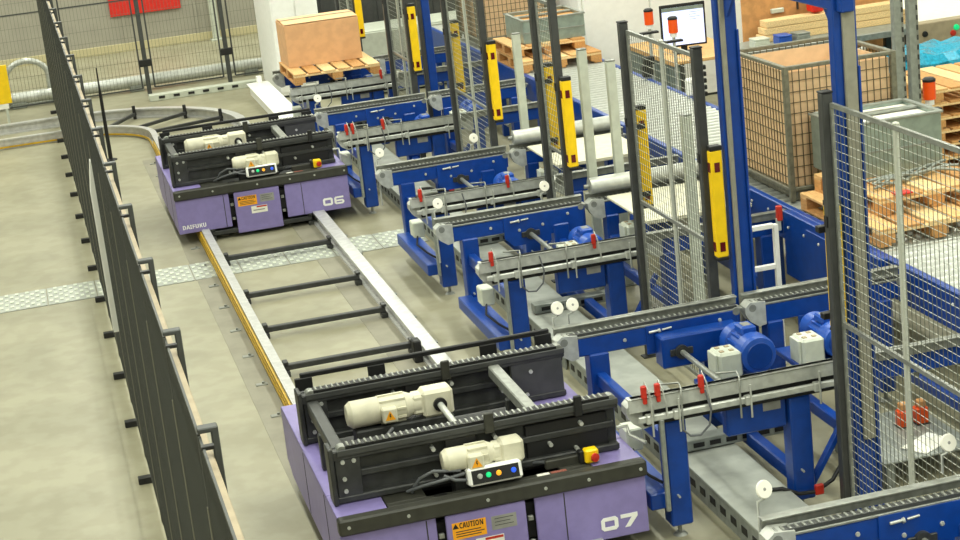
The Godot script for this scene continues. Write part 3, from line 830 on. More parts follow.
func motor_z(t: Node3D, x: float, y: float, z: float, r: float):
	# blue motor pointing at the viewer, beige gearbox beside it
	var b := MB.new()
	b.lathe([[0.0, 0.0], [r * 0.9, 0.0], [r, 0.03], [r, 0.13], [r * 0.86, 0.14], [r * 0.86, 0.30], [r * 1.05, 0.31], [r * 1.05, 0.41], [r * 0.97, 0.44], [r * 0.6, 0.455], [0.0, 0.455]], Vector3(x, y, z), Vector3.BACK, 24)
	var o := part(t, "drive_motor", b, M.blue_motor)
	var f := MB.new()
	for i in 14:
		var a := TAU * i / 14.0
		f.box(Vector3(x + cos(a) * r * 0.9, y + sin(a) * r * 0.9, z + 0.22), Vector3(0.016, 0.016, 0.16), 0.0)
	part(o, "cooling_fins", f, M.blue_motor).set_meta("kind", "stuff")
	var tb := boxpart(o, "terminal_box", Vector3(x - 0.055, y + r * 0.8, z + 0.15), Vector3(x + 0.055, y + r * 1.3, z + 0.29), M.blue_motor, 0.012)
	boxpart(tb, "nameplate", Vector3(x - 0.03, y + r * 1.3, z + 0.18), Vector3(x + 0.03, y + r * 1.3 + 0.002, z + 0.26), M.label_grey, 0.0)
	var fc := MB.new()
	fc.lathe([[r * 0.75, 0.0], [r * 0.72, 0.004], [0.0, 0.004]], Vector3(x, y, z + 0.452), Vector3.BACK, 20)
	part(o, "fan_grille", fc, M.blue)
	var g := boxpart(o, "gearbox", Vector3(x - r - 0.16, y - 0.13, z + 0.24), Vector3(x - r * 0.95, y + 0.055, z + 0.44), M.pale, 0.016)
	boxpart(g, "gearbox_flange", Vector3(x - r - 0.18, y - 0.12, z + 0.26), Vector3(x - r - 0.16, y + 0.045, z + 0.41), M.pale, 0.004)
	for q in [[-0.12, 0.29], [-0.12, 0.38], [-0.05, 0.29], [-0.05, 0.38]]:
		boxpart(g, "port_plug", Vector3(x - r + q[0] - 0.016, y + 0.053, z + q[1] - 0.016), Vector3(x - r + q[0] + 0.016, y + 0.062, z + q[1] + 0.016), M.tan, 0.003)

func leg(t: Node3D, x: float, z: float, w := 0.145):
	var b := MB.new()
	b.span(Vector3(x - w * 0.5, 0.085, z - 0.07), Vector3(x + w * 0.5, 0.80, z + 0.07), 0.01)
	var o := part(t, "leg", b, M.blue)
	var f := MB.new()
	f.cyl(Vector3(x, 0.012, z), Vector3(x, 0.10, z), 0.014, 8)
	f.lathe([[0.0, 0.02], [0.03, 0.018], [0.05, 0.0]], Vector3(x, 0.0, z), Vector3.UP, 14)
	part(o, "levelling_foot", f, M.steel)
	var k := MB.new()
	k.cyl(Vector3(x - 0.02, 0.30, z + 0.07), Vector3(x - 0.02, 0.30, z + 0.11), 0.008, 6)
	part(o, "bolt", k, M.steel_lt)

func emblem(t: Node3D, x: float, y: float, z: float):
	# silver handle-like latch on the blue bracket plate
	var b := MB.new()
	b.cyl(Vector3(x, y, z + 0.008), Vector3(x + 0.07, y + 0.004, z + 0.008), 0.009, 8)
	b.cyl(Vector3(x + 0.07, y, z + 0.006), Vector3(x + 0.085, y + 0.004, z + 0.006), 0.016, 8)
	b.cyl(Vector3(x + 0.10, y + 0.004, z + 0.006), Vector3(x + 0.17, y + 0.01, z + 0.006), 0.007, 8)
	part(t, "tension_screw", b, M.steel_lt)

func transfer_unit(label: String, at: Vector3, cat_group: String, box_drive: bool) -> Node3D:
	# lane conveyor next to the track; origin on the floor at the lane's near left corner
	var t := thing("chain_conveyor", label, "conveyor", at, cat_group)
	var L := 1.40
	strand(t, -0.10, -1.0, L, 0.10)
	strand(t, -LW + 0.10, 1.0, L, 0.06)
	# near side: wide pale guard and sensor pipe under a dark slot
	boxpart(t, "side_guard", Vector3(0.0, 0.905, -0.012), Vector3(L, 1.0, 0.0), M.steel_lt, 0.003)
	boxpart(t, "guard_lip", Vector3(0.0, 0.985, -0.06), Vector3(L, 1.0, -0.012), M.steel_lt, 0.003)
	var pp := MB.new()
	pp.span(Vector3(0.05, 0.838, 0.0), Vector3(L + 0.02, 0.882, 0.03), 0.01)
	part(t, "sensor_rail", pp, M.steel_lt)
	boxpart(t, "rail_backing", Vector3(0.10, 0.80, -0.045), Vector3(L, 0.905, -0.02), M.black, 0.0)
	for x in [0.12, 0.30, 0.78, 1.25]:
		var cl := MB.new()
		cl.box(Vector3(x, 0.86, 0.022), Vector3(0.045, 0.06, 0.05), 0.006)
		cl.cyl(Vector3(x + 0.012, 0.75, 0.05), Vector3(x + 0.012, 0.97, 0.05), 0.007, 6)
		part(t, "rail_clamp", cl, M.steel_lt)
	for x in [0.33, 0.72]:
		var lp := MB.new()
		lp.tube([Vector3(x, 0.76, 0.05), Vector3(x, 0.99, 0.05), Vector3(x + 0.01, 1.02, 0.03), Vector3(x + 0.03, 1.03, -0.06), Vector3(x - 0.10, 1.03, -0.10)], 0.007, 8)
		part(t, "rod_bracket", lp, M.steel)
	var up := MB.new(); up.span(Vector3(0.185, 0.22, 0.0), Vector3(0.215, 0.84, 0.03), 0.005)
	part(t, "cable_channel", up, M.galv)
	var hose := MB.new()
	hose.tube([Vector3(0.50, 0.98, 0.02), Vector3(0.52, 0.86, 0.055), Vector3(0.50, 0.76, 0.06), Vector3(0.44, 0.70, 0.05), Vector3(0.38, 0.70, 0.03), Vector3(0.34, 0.74, 0.0)], 0.007, 6)
	part(t, "cable", hose, M.cable_grey)
	# low galvanised channel between the legs and a diagonal brace
	boxpart(t, "floor_channel", Vector3(0.66, 0.20, -1.02), Vector3(L + 0.02, 0.28, -0.90), M.galv, 0.004)
	for k in 6: boxpart(t, "channel_slot", Vector3(0.72 + k * 0.12, 0.222, -0.90), Vector3(0.80 + k * 0.12, 0.255, -0.896), M.black, 0.0)
	var br := MB.new(); br.bar(Vector3(1.20, 0.12, -0.09), Vector3(1.52, 0.62, -0.09), 0.05, 0.04, 0.006)
	part(t, "brace", br, M.blue)
	var wc := MB.new(); wc.tube([Vector3(0.86, 0.206, -0.03), Vector3(0.98, 0.205, 0.0), Vector3(1.08, 0.16, 0.03), Vector3(1.20, 0.15, 0.03), Vector3(1.32, 0.21, 0.03), Vector3(1.45, 0.36, 0.0)], 0.014, 8)
	part(t, "cable", wc, M.cable)
	boxpart(t, "cable_tie", Vector3(1.19, 0.13, 0.02), Vector3(1.25, 0.20, 0.05), M.red, 0.006)
	# legs and frame
	for z in [-0.09, -LW + 0.10]:
		leg(t, 0.30, z)
		leg(t, 1.15, z)
	boxpart(t, "outer_rail", Vector3(0.10, 0.22, -LW + 0.30), Vector3(0.225, 0.33, -0.03), M.blue, 0.008)
	boxpart(t, "rail_lug", Vector3(0.20, 0.24, -0.13), Vector3(0.24, 0.31, -0.05), M.blue, 0.004)
	for x in [0.30, 1.15]:
		var b := MB.new()
		b.span(Vector3(x - 0.04, 0.16, -LW + 0.15), Vector3(x + 0.04, 0.26, -0.15), 0.008)
		part(t, "cross_rail", b, M.blue)
		b = MB.new()
		b.span(Vector3(x - 0.035, 0.56, -LW + 0.15), Vector3(x + 0.035, 0.66, -0.15), 0.008)
		part(t, "cross_rail", b, M.blue)
	# drive: bracket plates, shaft with bearings
	var zf := -LW + 0.145
	if box_drive:
		boxpart(t, "drive_box", Vector3(0.72, 0.64, zf), Vector3(1.32, 0.87, zf + 0.16), M.blue, 0.012)
	else:
		var dp := MB.new()
		dp.prism(PackedVector2Array([Vector2(0.62, 0.93), Vector2(0.62, 0.74), Vector2(0.70, 0.66), Vector2(1.05, 0.66), Vector2(1.05, 0.93)]), Transform3D(Basis.IDENTITY, Vector3(0, 0, zf)), 0.012)
		part(t, "drive_plate", dp, M.blue)
	boxpart(t, "bracket_plate", Vector3(0.66, 0.72, zf - 0.004), Vector3(1.36, 0.93, zf + 0.008), M.blue, 0.003)
	emblem(t, 0.68, 0.885, zf + 0.012)
	var zb := zf + (0.16 if box_drive else 0.012)
	var be := MB.new()
	be.cyl(Vector3(0.86, 0.755, zb), Vector3(0.86, 0.755, zb + 0.03), 0.05, 16)
	be.box(Vector3(0.86, 0.755, zb + 0.008), Vector3(0.17, 0.05, 0.016), 0.006)
	part(t, "bearing", be, M.dark)
	var sh := MB.new()
	sh.cyl(Vector3(0.86, 0.755, zb), Vector3(0.86, 0.755, -0.12), 0.02, 12)
	part(t, "drive_shaft", sh, M.steel)
	var bo := MB.new()
	for q in [[0.76, 0.80], [0.98, 0.82], [1.22, 0.88], [0.50, 0.86]]:
		bo.lathe([[0.0, 0.012], [0.012, 0.01], [0.014, 0.0]], Vector3(q[0], q[1], zb if q[0] > 0.6 and not box_drive else zf + 0.008), Vector3.BACK, 8)
	part(t, "bolts", bo, M.steel_lt).set_meta("kind", "stuff")
	boxpart(t, "hanging_bracket", Vector3(0.66, 0.60, -0.15), Vector3(1.07, 0.85, -0.06), M.blue, 0.01)
	boxpart(t, "rating_plate", Vector3(0.91, 0.73, -0.06), Vector3(1.03, 0.79, -0.057), M.label_grey, 0.0)
	motor_z(t, 1.24, 0.80 if box_drive else 0.70, -1.33, 0.128 if box_drive else 0.11)
	boxpart(t, "motor_bracket", Vector3(0.90, 0.53, -1.3), Vector3(1.36, 0.57, -0.86), M.blue, 0.006)
	# grey junction box at the track end
	boxpart(t, "junction_box", Vector3(0.05, 0.55, -0.42), Vector3(0.16, 0.70, -0.26), M.pale, 0.01)
	var ca := MB.new()
	ca.tube([Vector3(0.1, 0.60, -0.30), Vector3(0.06, 0.5, -0.2), Vector3(0.14, 0.42, -0.14), Vector3(0.22, 0.36, -0.12)], 0.01, 6)
	part(t, "cable", ca, M.cable)
	return t

func feed_unit(label: String, at: Vector3, group: String) -> Node3D:
	# second conveyor of a lane, reaching from the light curtain to the roller line
	var t := thing("feed_conveyor", label, "conveyor", at, group)
	var L := 1.26
	strand(t, -0.10, -1.0, L, 0.07)
	strand(t, -LW + 0.10, 1.0, L, 0.07)
	for z in [-0.10, -LW + 0.10]:
		leg(t, 0.22, z, 0.12)
		leg(t, 1.08, z, 0.12)
	for x in [0.22, 1.08]:
		boxpart(t, "cross_rail", Vector3(x - 0.035, 0.30, -LW + 0.15), Vector3(x + 0.035, 0.39, -0.15), M.blue, 0.008)
	boxpart(t, "bracket_plate", Vector3(0.40, 0.66, -LW + 0.145), Vector3(0.78, 0.80, -LW + 0.16), M.blue, 0.004)
	motor_z(t, 0.40, 0.80, -1.30, 0.11)
	boxpart(t, "motor_bracket", Vector3(0.1, 0.64, -1.3), Vector3(0.6, 0.68, -0.86), M.blue, 0.006)
	var sh := MB.new(); sh.cyl(Vector3(0.60, 0.75, -LW + 0.15), Vector3(0.60, 0.75, -0.12), 0.02, 12)
	part(t, "drive_shaft", sh, M.steel)
	return t

func lanes():
	var g := "blue chain conveyors beside the track"
	var a := transfer_unit("blue chain conveyor beside the orange stop button end of the cart numbered 07", Vector3(LX, 0, NZ[1]), g, true)
	var c := transfer_unit("blue chain conveyor in the bottom right corner, cut off by the picture edge", Vector3(LX, 0, NZ[0]), g, false)
	var l3 := copy_of(c, Vector3(LX, 0, NZ[2]), "blue chain conveyor with silver side guard in the middle of the picture", g)
	var l4 := copy_of(c, Vector3(LX, 0, NZ[3]), "blue chain conveyor next behind the middle one, two before the brown carton", g)
	var l5 := copy_of(c, Vector3(LX, 0, NZ[4]), "blue chain conveyor beside the cart numbered 06", g)
	var l6 := copy_of(c, Vector3(LX, 0, NZ[5]), "blue chain conveyor carrying the pallet with the brown carton", g)
	for s in [[a, [0.10, 0.19, 0.48]], [c, [0.2]], [l3, [0.10, 0.97]], [l4, [0.10, 0.95]], [l5, [0.10, 0.17, 0.52]], [l6, [1.2]]]:
		for x in s[1]: sensor(s[0], x, -0.02)
	for s in [a, c, l3, l4, l5]:
		reflector(s, 0.10, 1.10, -LW - 0.10, Vector3(0.2, 0.35, 1), 0.55)
	reflector(a, 0.22, 1.10, -LW - 0.12, Vector3(0.2, 0.35, 1), 0.95)
	for s in [l3, l4]: reflector(s, 1.1, 1.10, -LW - 0.10, Vector3(0.2, 0.35, 1), 0.95)
	reflector(c, 1.20, 1.12, -LW - 0.16, Vector3(0.1, 0.35, 1), 0.95)
	reflector(l6, 0.2, 0.62, 0.12, Vector3(0.2, 0.2, 1), 0.4)
	reflector(l6, 0.32, 0.62, 0.12, Vector3(0.2, 0.2, 1), 0.4)
	var fg := "blue feed conveyors behind the light curtains"
	var f := feed_unit("blue feed conveyor behind the blue gantry frame", Vector3(FX, 0, NZ[1]), fg)
	copy_of(f, Vector3(FX, 0, NZ[0]), "blue feed conveyor behind the nearest mesh fence at the lower right edge", fg)
	copy_of(f, Vector3(FX, 0, NZ[2]), "blue feed conveyor under the pale cream sheet", fg)
	copy_of(f, Vector3(FX, 0, NZ[3]), "blue feed conveyor in front of the pallet with the grey metal case", fg)
	copy_of(f, Vector3(FX, 0, NZ[4]), "blue feed conveyor beside the lone blue mast", fg)
	copy_of(f, Vector3(FX, 0, NZ[5]), "blue feed conveyor to the right of the pallet with the brown carton", fg)
	# cream sheets and drum rollers on two lanes
	for q in [[NZ[2], "behind the middle mesh fence", "behind the middle mesh fence"], [NZ[3], "behind the two pale posts", "behind the two pale posts"]]:
		var sh := thing("cream_sheet", "pale cream flat sheet lying across a feed conveyor " + q[1], "sheet", Vector3(FX, 0.985, q[0]), "cream sheets on the feed conveyors")
		boxpart(sh, "sheet_body", Vector3(0.14, 0.0, -1.42), Vector3(1.08, 0.025, -0.32), M.cream, 0.008)
		boxpart(sh, "edge_fold", Vector3(0.14, 0.025, -0.36), Vector3(1.08, 0.034, -0.32), M.cream, 0.002)
		var dt := thing("steel_drum_roller", "shiny steel drum roller " + q[2], "roller", Vector3(FX, 1.0, q[0]), "steel drum rollers")
		var dr := MB.new(); dr.cyl(Vector3(0.05, 0.075, -1.62), Vector3(1.15, 0.075, -1.62), 0.075, 20)
		part(dt, "drum", dr, M.steel_lt)
		var ax := MB.new(); ax.cyl(Vector3(0.0, 0.075, -1.62), Vector3(1.2, 0.075, -1.62), 0.02, 8)
		part(dt, "axle", ax, M.steel)

const NZ := [-6.73, -10.44, -14.10, -16.66, -20.36, -23.72]
const FX := 4.69

func cable_trays():
	var gaps := [[-6.0, -8.3], [-8.4, -13.9], [-14.0, -16.4], [-16.5, -20.1], [-20.2, -25.4]]
	var where := ["at the bottom right corner", "beneath the conveyor beside cart 07", "beneath the middle conveyor", "beneath the conveyor behind the middle one", "beneath the far conveyors"]
	for i in gaps.size():
		var t := thing("cable_duct", "wide pale grey steel duct on the floor " + where[i], "duct", Vector3(3.90, 0, 0), "floor ducts under the lanes")
		boxpart(t, "duct_lid", Vector3(-0.03, 0.17, gaps[i][1]), Vector3(0.40, 0.19, gaps[i][0]), M.plate, 0.003)
		boxpart(t, "duct_side", Vector3(-0.02, 0.0, gaps[i][1] + 0.005), Vector3(-0.01, 0.17, gaps[i][0] - 0.005), M.galv, 0.0)
		boxpart(t, "duct_side", Vector3(0.38, 0.0, gaps[i][1] + 0.005), Vector3(0.39, 0.17, gaps[i][0] - 0.005), M.galv, 0.0)
		var n := int((gaps[i][0] - gaps[i][1]) / 0.18)
		for k in n:
			boxpart(t, "slot", Vector3(-0.024, 0.06, gaps[i][1] + 0.06 + k * 0.18), Vector3(-0.019, 0.11, gaps[i][1] + 0.15 + k * 0.18), M.black, 0.0)

# ---------------------------------------------------------------- fences and curtains at the lanes
const SX := 4.60
func safety_fence(label: String, zn: float, zfar: float, H: float):
	var t := thing("safety_fence", label, "fence", Vector3(SX, 0, 0), "mesh fences between the lanes")
	for z in [zn, zfar]:
		var b := MB.new(); b.span(Vector3(-0.035, 0.012, z - 0.035), Vector3(0.035, H, z + 0.035), 0.006)
		var p := part(t, "post", b, M.post)
		boxpart(p, "base_plate", Vector3(-0.07, 0.0, z - 0.045), Vector3(0.07, 0.012, z + 0.045), M.dark, 0.002)
		boxpart(p, "post_cap", Vector3(-0.038, H, z - 0.038), Vector3(0.038, H + 0.012, z + 0.038), M.black, 0.003)
		boxpart(p, "clip", Vector3(-0.042, 1.95, z - 0.02), Vector3(-0.034, 2.02, z + 0.02), M.black, 0.0)
	var za := zfar + 0.045
	var zb := zn - 0.045
	var fr := MB.new()
	for y in [0.16, 1.33, H - 0.07]: fr.bar(Vector3(0.02, y, za), Vector3(0.02, y, zb), 0.022, 0.028)
	for z in [za, zb]: fr.bar(Vector3(0.02, 0.15, z), Vector3(0.02, H - 0.06, z), 0.02, 0.02)
	part(t, "panel_frame", fr, M.steel)
	var wv := MB.new()
	var n := int((zb - za) / 0.05)
	for i in range(1, n):
		var z := lerpf(za, zb, float(i) / n)
		wv.cyl(Vector3(0.02, 0.16, z), Vector3(0.02, H - 0.07, z), 0.0022, 5)
	var wh := MB.new()
	var m := int((H - 0.23) / 0.055)
	for i in range(1, m):
		var y := lerpf(0.16, H - 0.07, float(i) / m)
		wh.cyl(Vector3(0.024, y, za), Vector3(0.024, y, zb), 0.0020, 5)
	var w := part(t, "wire_mesh", wv, M.wire_dark)
	part(w, "cross_wires", wh, M.wire)
	if zb - za > 1.0:
		var s := MB.new(); s.span(Vector3(0.012, 0.14, (za + zb) * 0.5 - 0.02), Vector3(0.042, H - 0.04, (za + zb) * 0.5 + 0.02), 0.006)
		part(t, "stiffener", s, M.wire, "pale upright stiffener")

func light_curtain(label: String, x: float, z: float, side: float):
	# yellow housing on a fence post; side = +1 when it stands on the near side of the post
	var t := thing("light_curtain", label, "light curtain", Vector3(x, 0, z), "yellow light curtains at the lanes")
	var b := MB.new(); b.span(Vector3(-0.045, 1.26, -0.035), Vector3(0.045, 2.05, 0.035), 0.008)
	var h := part(t, "housing", b, M.yellow)
	boxpart(h, "end_cap", Vector3(-0.046, 2.05, -0.036), Vector3(0.046, 2.085, 0.036), M.black, 0.004)
	boxpart(h, "end_cap", Vector3(-0.046, 1.235, -0.036), Vector3(0.046, 1.26, 0.036), M.black, 0.004)
	for y in [1.34, 1.93]:
		boxpart(h, "lens", Vector3(-0.02, y - 0.035, 0.034), Vector3(0.02, y + 0.035, 0.039), M.lens, 0.0, "dark red lens")
		boxpart(h, "lens", Vector3(-0.05, y - 0.035, -0.018), Vector3(-0.044, y + 0.035, 0.018), M.lens, 0.0, "dark red lens")
	for y in [1.36, 1.92]:
		boxpart(t, "bracket", Vector3(-0.03 if side > 0 else -0.12, y - 0.02, minf(0, -side * 0.055)), Vector3(0.02, y + 0.02, maxf(0, -side * 0.055)), M.black, 0.003)

func gantry():
	var x := 4.78
	var t := thing("gantry_frame", "blue gantry frame with grey tracks standing over a lane", "gantry", Vector3(x, 0, 0))
	for z in [-12.24, -10.32]:
		var p := MB.new(); p.span(Vector3(-0.07, 0.012, z - 0.05), Vector3(0.085, 3.36, z + 0.03), 0.008)
		var o := part(t, "post", p, M.blue)
		var tr := MB.new(); tr.span(Vector3(-0.05 if z < -11.0 else -0.02, 0.5, z + 0.03), Vector3(-0.015 if z < -11.0 else 0.06, 3.3, z + 0.06), 0.006)
		part(o, "track_strip", tr, M.gray_track)
		boxpart(o, "side_channel", Vector3(0.068, 0.02, z + 0.03), Vector3(0.085, 2.9, z + 0.055), M.blue, 0.004)
		boxpart(o, "base_plate", Vector3(-0.1, 0.0, z - 0.1), Vector3(0.12, 0.012, z + 0.1), M.blue, 0.002)
	boxpart(t, "top_beam", Vector3(-0.045, 3.24, -12.28), Vector3(0.045, 3.36, -10.22), M.blue, 0.008)
	for s in [[-10.34, -1.0], [-12.16, 1.0]]:
		var g := MB.new()
		g.prism(PackedVector2Array([Vector2(0, 3.24), Vector2(0.22 * s[1], 3.24), Vector2(0, 3.0)]), Transform3D(Basis(Vector3(0, 0, 1), Vector3.UP, Vector3(-1, 0, 0)), Vector3(0.01, 0, s[0])), 0.02)
		part(t, "gusset", g, M.blue)
	var u := thing("blue_mast", "single tall blue mast at the lane beside cart 06", "mast", Vector3(4.86, 0, -22.38))
	boxpart(u, "post", Vector3(-0.05, 0.012, -0.06), Vector3(0.05, 3.2, 0.06), M.blue, 0.008)
	boxpart(u, "track_strip", Vector3(-0.10, 0.5, -0.02), Vector3(-0.05, 3.1, 0.05), M.post, 0.004)
	boxpart(u, "base_plate", Vector3(-0.1, 0.0, -0.1), Vector3(0.1, 0.012, 0.1), M.blue, 0.002)

func pale_post(label: String, x: float, z: float, y0: float, y1: float, w := 0.085):
	var t := thing("pale_post", label, "post", Vector3(x, 0, z), "pale grey posts beside the lanes")
	boxpart(t, "upright", Vector3(-w * 0.5, y0, -0.03), Vector3(w * 0.5, y1, 0.03), M.pale, 0.005)
	boxpart(t, "top_cap", Vector3(-w * 0.5, y1, -0.032), Vector3(w * 0.5, y1 + 0.015, 0.032), M.steel, 0.003)
	boxpart(t, "foot", Vector3(-0.07, 0.0, -0.06), Vector3(0.07, 0.012, 0.06), M.steel, 0.002)

func fences():
	safety_fence("grey mesh fence at the right edge in front of the gantry, nearest of its kind", -8.49, -10.22, 2.78)
	safety_fence("grey mesh fence in the middle with two bright yellow light curtains and a monitor behind", -12.36, -13.96, 2.78)
	safety_fence("narrow mesh fence with two posts beside the grey metal case", -15.90, -16.53, 2.78)
	safety_fence("mesh fence between the middle lanes, left of the pallet with the metal case", -18.52, -20.16, 2.78)
	safety_fence("mesh fence to the right of the brown carton", -22.24, -23.5, 2.78)
	light_curtain("yellow light curtain beside the blue gantry post, the lowest one in view", SX + 0.045, -12.26, 1)
	light_curtain("yellow light curtain seen through the middle mesh fence", SX + 0.115, -14.06, -1)
	light_curtain("yellow light curtain between the narrow fence and two pale posts", SX + 0.03, -15.80, 1)
	light_curtain("yellow light curtain behind the narrow fence", SX + 0.115, -16.63, -1)
	light_curtain("yellow light curtain left of the wooden pallet with the metal case", SX + 0.045, -18.42, 1)
	light_curtain("yellow light curtain behind the mesh to the right of the lone blue mast", SX + 0.115, -20.26, -1)
	light_curtain("yellow light curtain just left of the lone blue mast", SX + 0.04, -22.14, 1)
	safety_fence("farthest mesh fence, standing behind the brown carton", -25.72, -27.1, 2.78)
	light_curtain("yellow light curtain above the brown carton's right corner", SX + 0.03, -25.62, 1)
	light_curtain("yellow light curtain behind the nearest mesh fence", SX + 0.055, -10.33, -1)
	pale_post("pale grey post left of its twin in front of the roller line", 4.87, -16.02, 0.012, 2.26)
	pale_post("pale grey post right of its twin in front of the roller line", 5.13, -16.02, 0.012, 2.12)
	pale_post("pale grey post directly left of the narrow fence", 4.97, -18.62, 0.012, 2.08)
	pale_post("pale grey post behind the middle mesh fence", 4.92, -13.55, 0.012, 2.05)
	pale_post("pale yellowish post behind the mesh fence beside the brown carton", 4.78, -23.2, 0.012, 2.4)

# ---------------------------------------------------------------- roller line and loads
func roller_line():
	var t := thing("roller_conveyor", "long roller conveyor with blue side frames behind the lanes", "conveyor", Vector3(5.98, 0, 0))
	var z0 := -27.6
	var z1 := -6.0
	boxpart(t, "side_frame", Vector3(0, 0.70, z0), Vector3(0.06, 1.0, z1), M.blue, 0.008)
	boxpart(t, "side_frame", Vector3(1.09, 0.70, z0), Vector3(1.15, 1.0, z1), M.blue, 0.008)
	var r := MB.new()
	r.cyl(Vector3(0.06, 0, 0), Vector3(1.09, 0, 0), 0.055, 14)
	var rm := r.mesh()
	var n := int((z1 - z0) / 0.14)
	for i in n: part_mesh(t, "roller", rm, M.roller, Vector3(0, 0.94, z0 + 0.1 + i * 0.14))
	var lg := MB.new()
	lg.span(Vector3(-0.04, 0.0, -0.04), Vector3(0.04, 0.70, 0.04), 0.006)
	var lgm := lg.mesh()
	var i := 0
	while z0 + 0.5 + i * 1.8 < z1:
		for x in [0.03, 1.12]: part_mesh(t, "leg", lgm, M.blue, Vector3(x, 0, z0 + 0.5 + i * 1.8))
		i += 1
	for k in 26:
		var bo := MB.new()
		bo.lathe([[0.0, 0.01], [0.012, 0.008], [0.014, 0.0]], Vector3(0.0, 0.90, z1 - 0.3 - k * 0.36), Vector3.LEFT, 8)
		part(t, "bolt", bo, M.steel_lt)
	# deep blue drive cover between the lanes
	var c := thing("drive_cover", "deep blue sheet metal drive cover below the wire cage", "cover", Vector3(5.90, 0, 0))
	boxpart(c, "cover_panel", Vector3(0.0, 0.45, -14.08), Vector3(0.07, 1.01, -12.3), M.blue, 0.008)
	boxpart(c, "cover_panel", Vector3(-0.012, 0.45, -13.6), Vector3(0.0, 0.95, -12.6), M.blue, 0.004)
	for k in 5:
		var bo := MB.new()
		bo.lathe([[0.0, 0.01], [0.012, 0.008], [0.014, 0.0]], Vector3(-0.012 if k > 1 else 0.0, 0.88, -13.98 + k * 0.31), Vector3.LEFT, 8)
		part(c, "bolt", bo, M.steel_lt)
	# white aluminium stand with red sensor in front of it
	var a := thing("sensor_stand", "small white aluminium stand with a red sensor beside the gantry post", "stand", Vector3(5.30, 0, -13.2))
	for x in [-0.16, 0.16]: boxpart(a, "upright", Vector3(x - 0.02, 0.0, -0.02), Vector3(x + 0.02, 1.16, 0.02), M.white, 0.004)
	for y in [0.35, 0.8, 1.13]: boxpart(a, "crossbar", Vector3(-0.14, y, -0.018), Vector3(0.14, y + 0.04, 0.018), M.white, 0.004)
	var s := MB.new(); s.box(Vector3(0.2, 1.24, 0), Vector3(0.045, 0.12, 0.04), 0.006)
	part(a, "photo_sensor", s, M.red)
	boxpart(a, "sensor_bracket", Vector3(0.17, 1.10, -0.01), Vector3(0.21, 1.20, 0.01), M.steel_lt, 0.003)

func pallet(label: String, at: Vector3, W: float, L: float, group: String, boards := 6, turn := 0.0) -> Node3D:
	# W along x, L along z; deck boards run along z; origin at the bottom centre
	var t := thing("wooden_pallet", label, "pallet", at, group)
	t.rotation.y = turn
	var k := 0
	var gap := 0.035
	var bw := (W - gap * (boards - 1)) / boards
	for i in boards:
		var x := -W * 0.5 + i * (bw + gap)
		boxpart(t, "deck_board", Vector3(x, 0.122, -L * 0.5), Vector3(x + bw, 0.144, L * 0.5), M["wood%d" % (i % 3)], 0.003)
	for z in [-L * 0.5, -0.06, L * 0.5 - 0.12]:
		boxpart(t, "stringer_board", Vector3(-W * 0.5, 0.10, z), Vector3(W * 0.5, 0.122, z + 0.12), M["wood%d" % (k % 3)], 0.003)
		k += 1
		for x in [-W * 0.5, -0.07, W * 0.5 - 0.14]:
			boxpart(t, "block", Vector3(x, 0.022, z), Vector3(x + 0.14, 0.10, z + 0.12), M.wood1, 0.004)
	for x in [-W * 0.5, -0.05, W * 0.5 - 0.10]:
		boxpart(t, "bottom_board", Vector3(x, 0.0, -L * 0.5), Vector3(x + 0.10, 0.022, L * 0.5), M.wood1, 0.003)
	return t

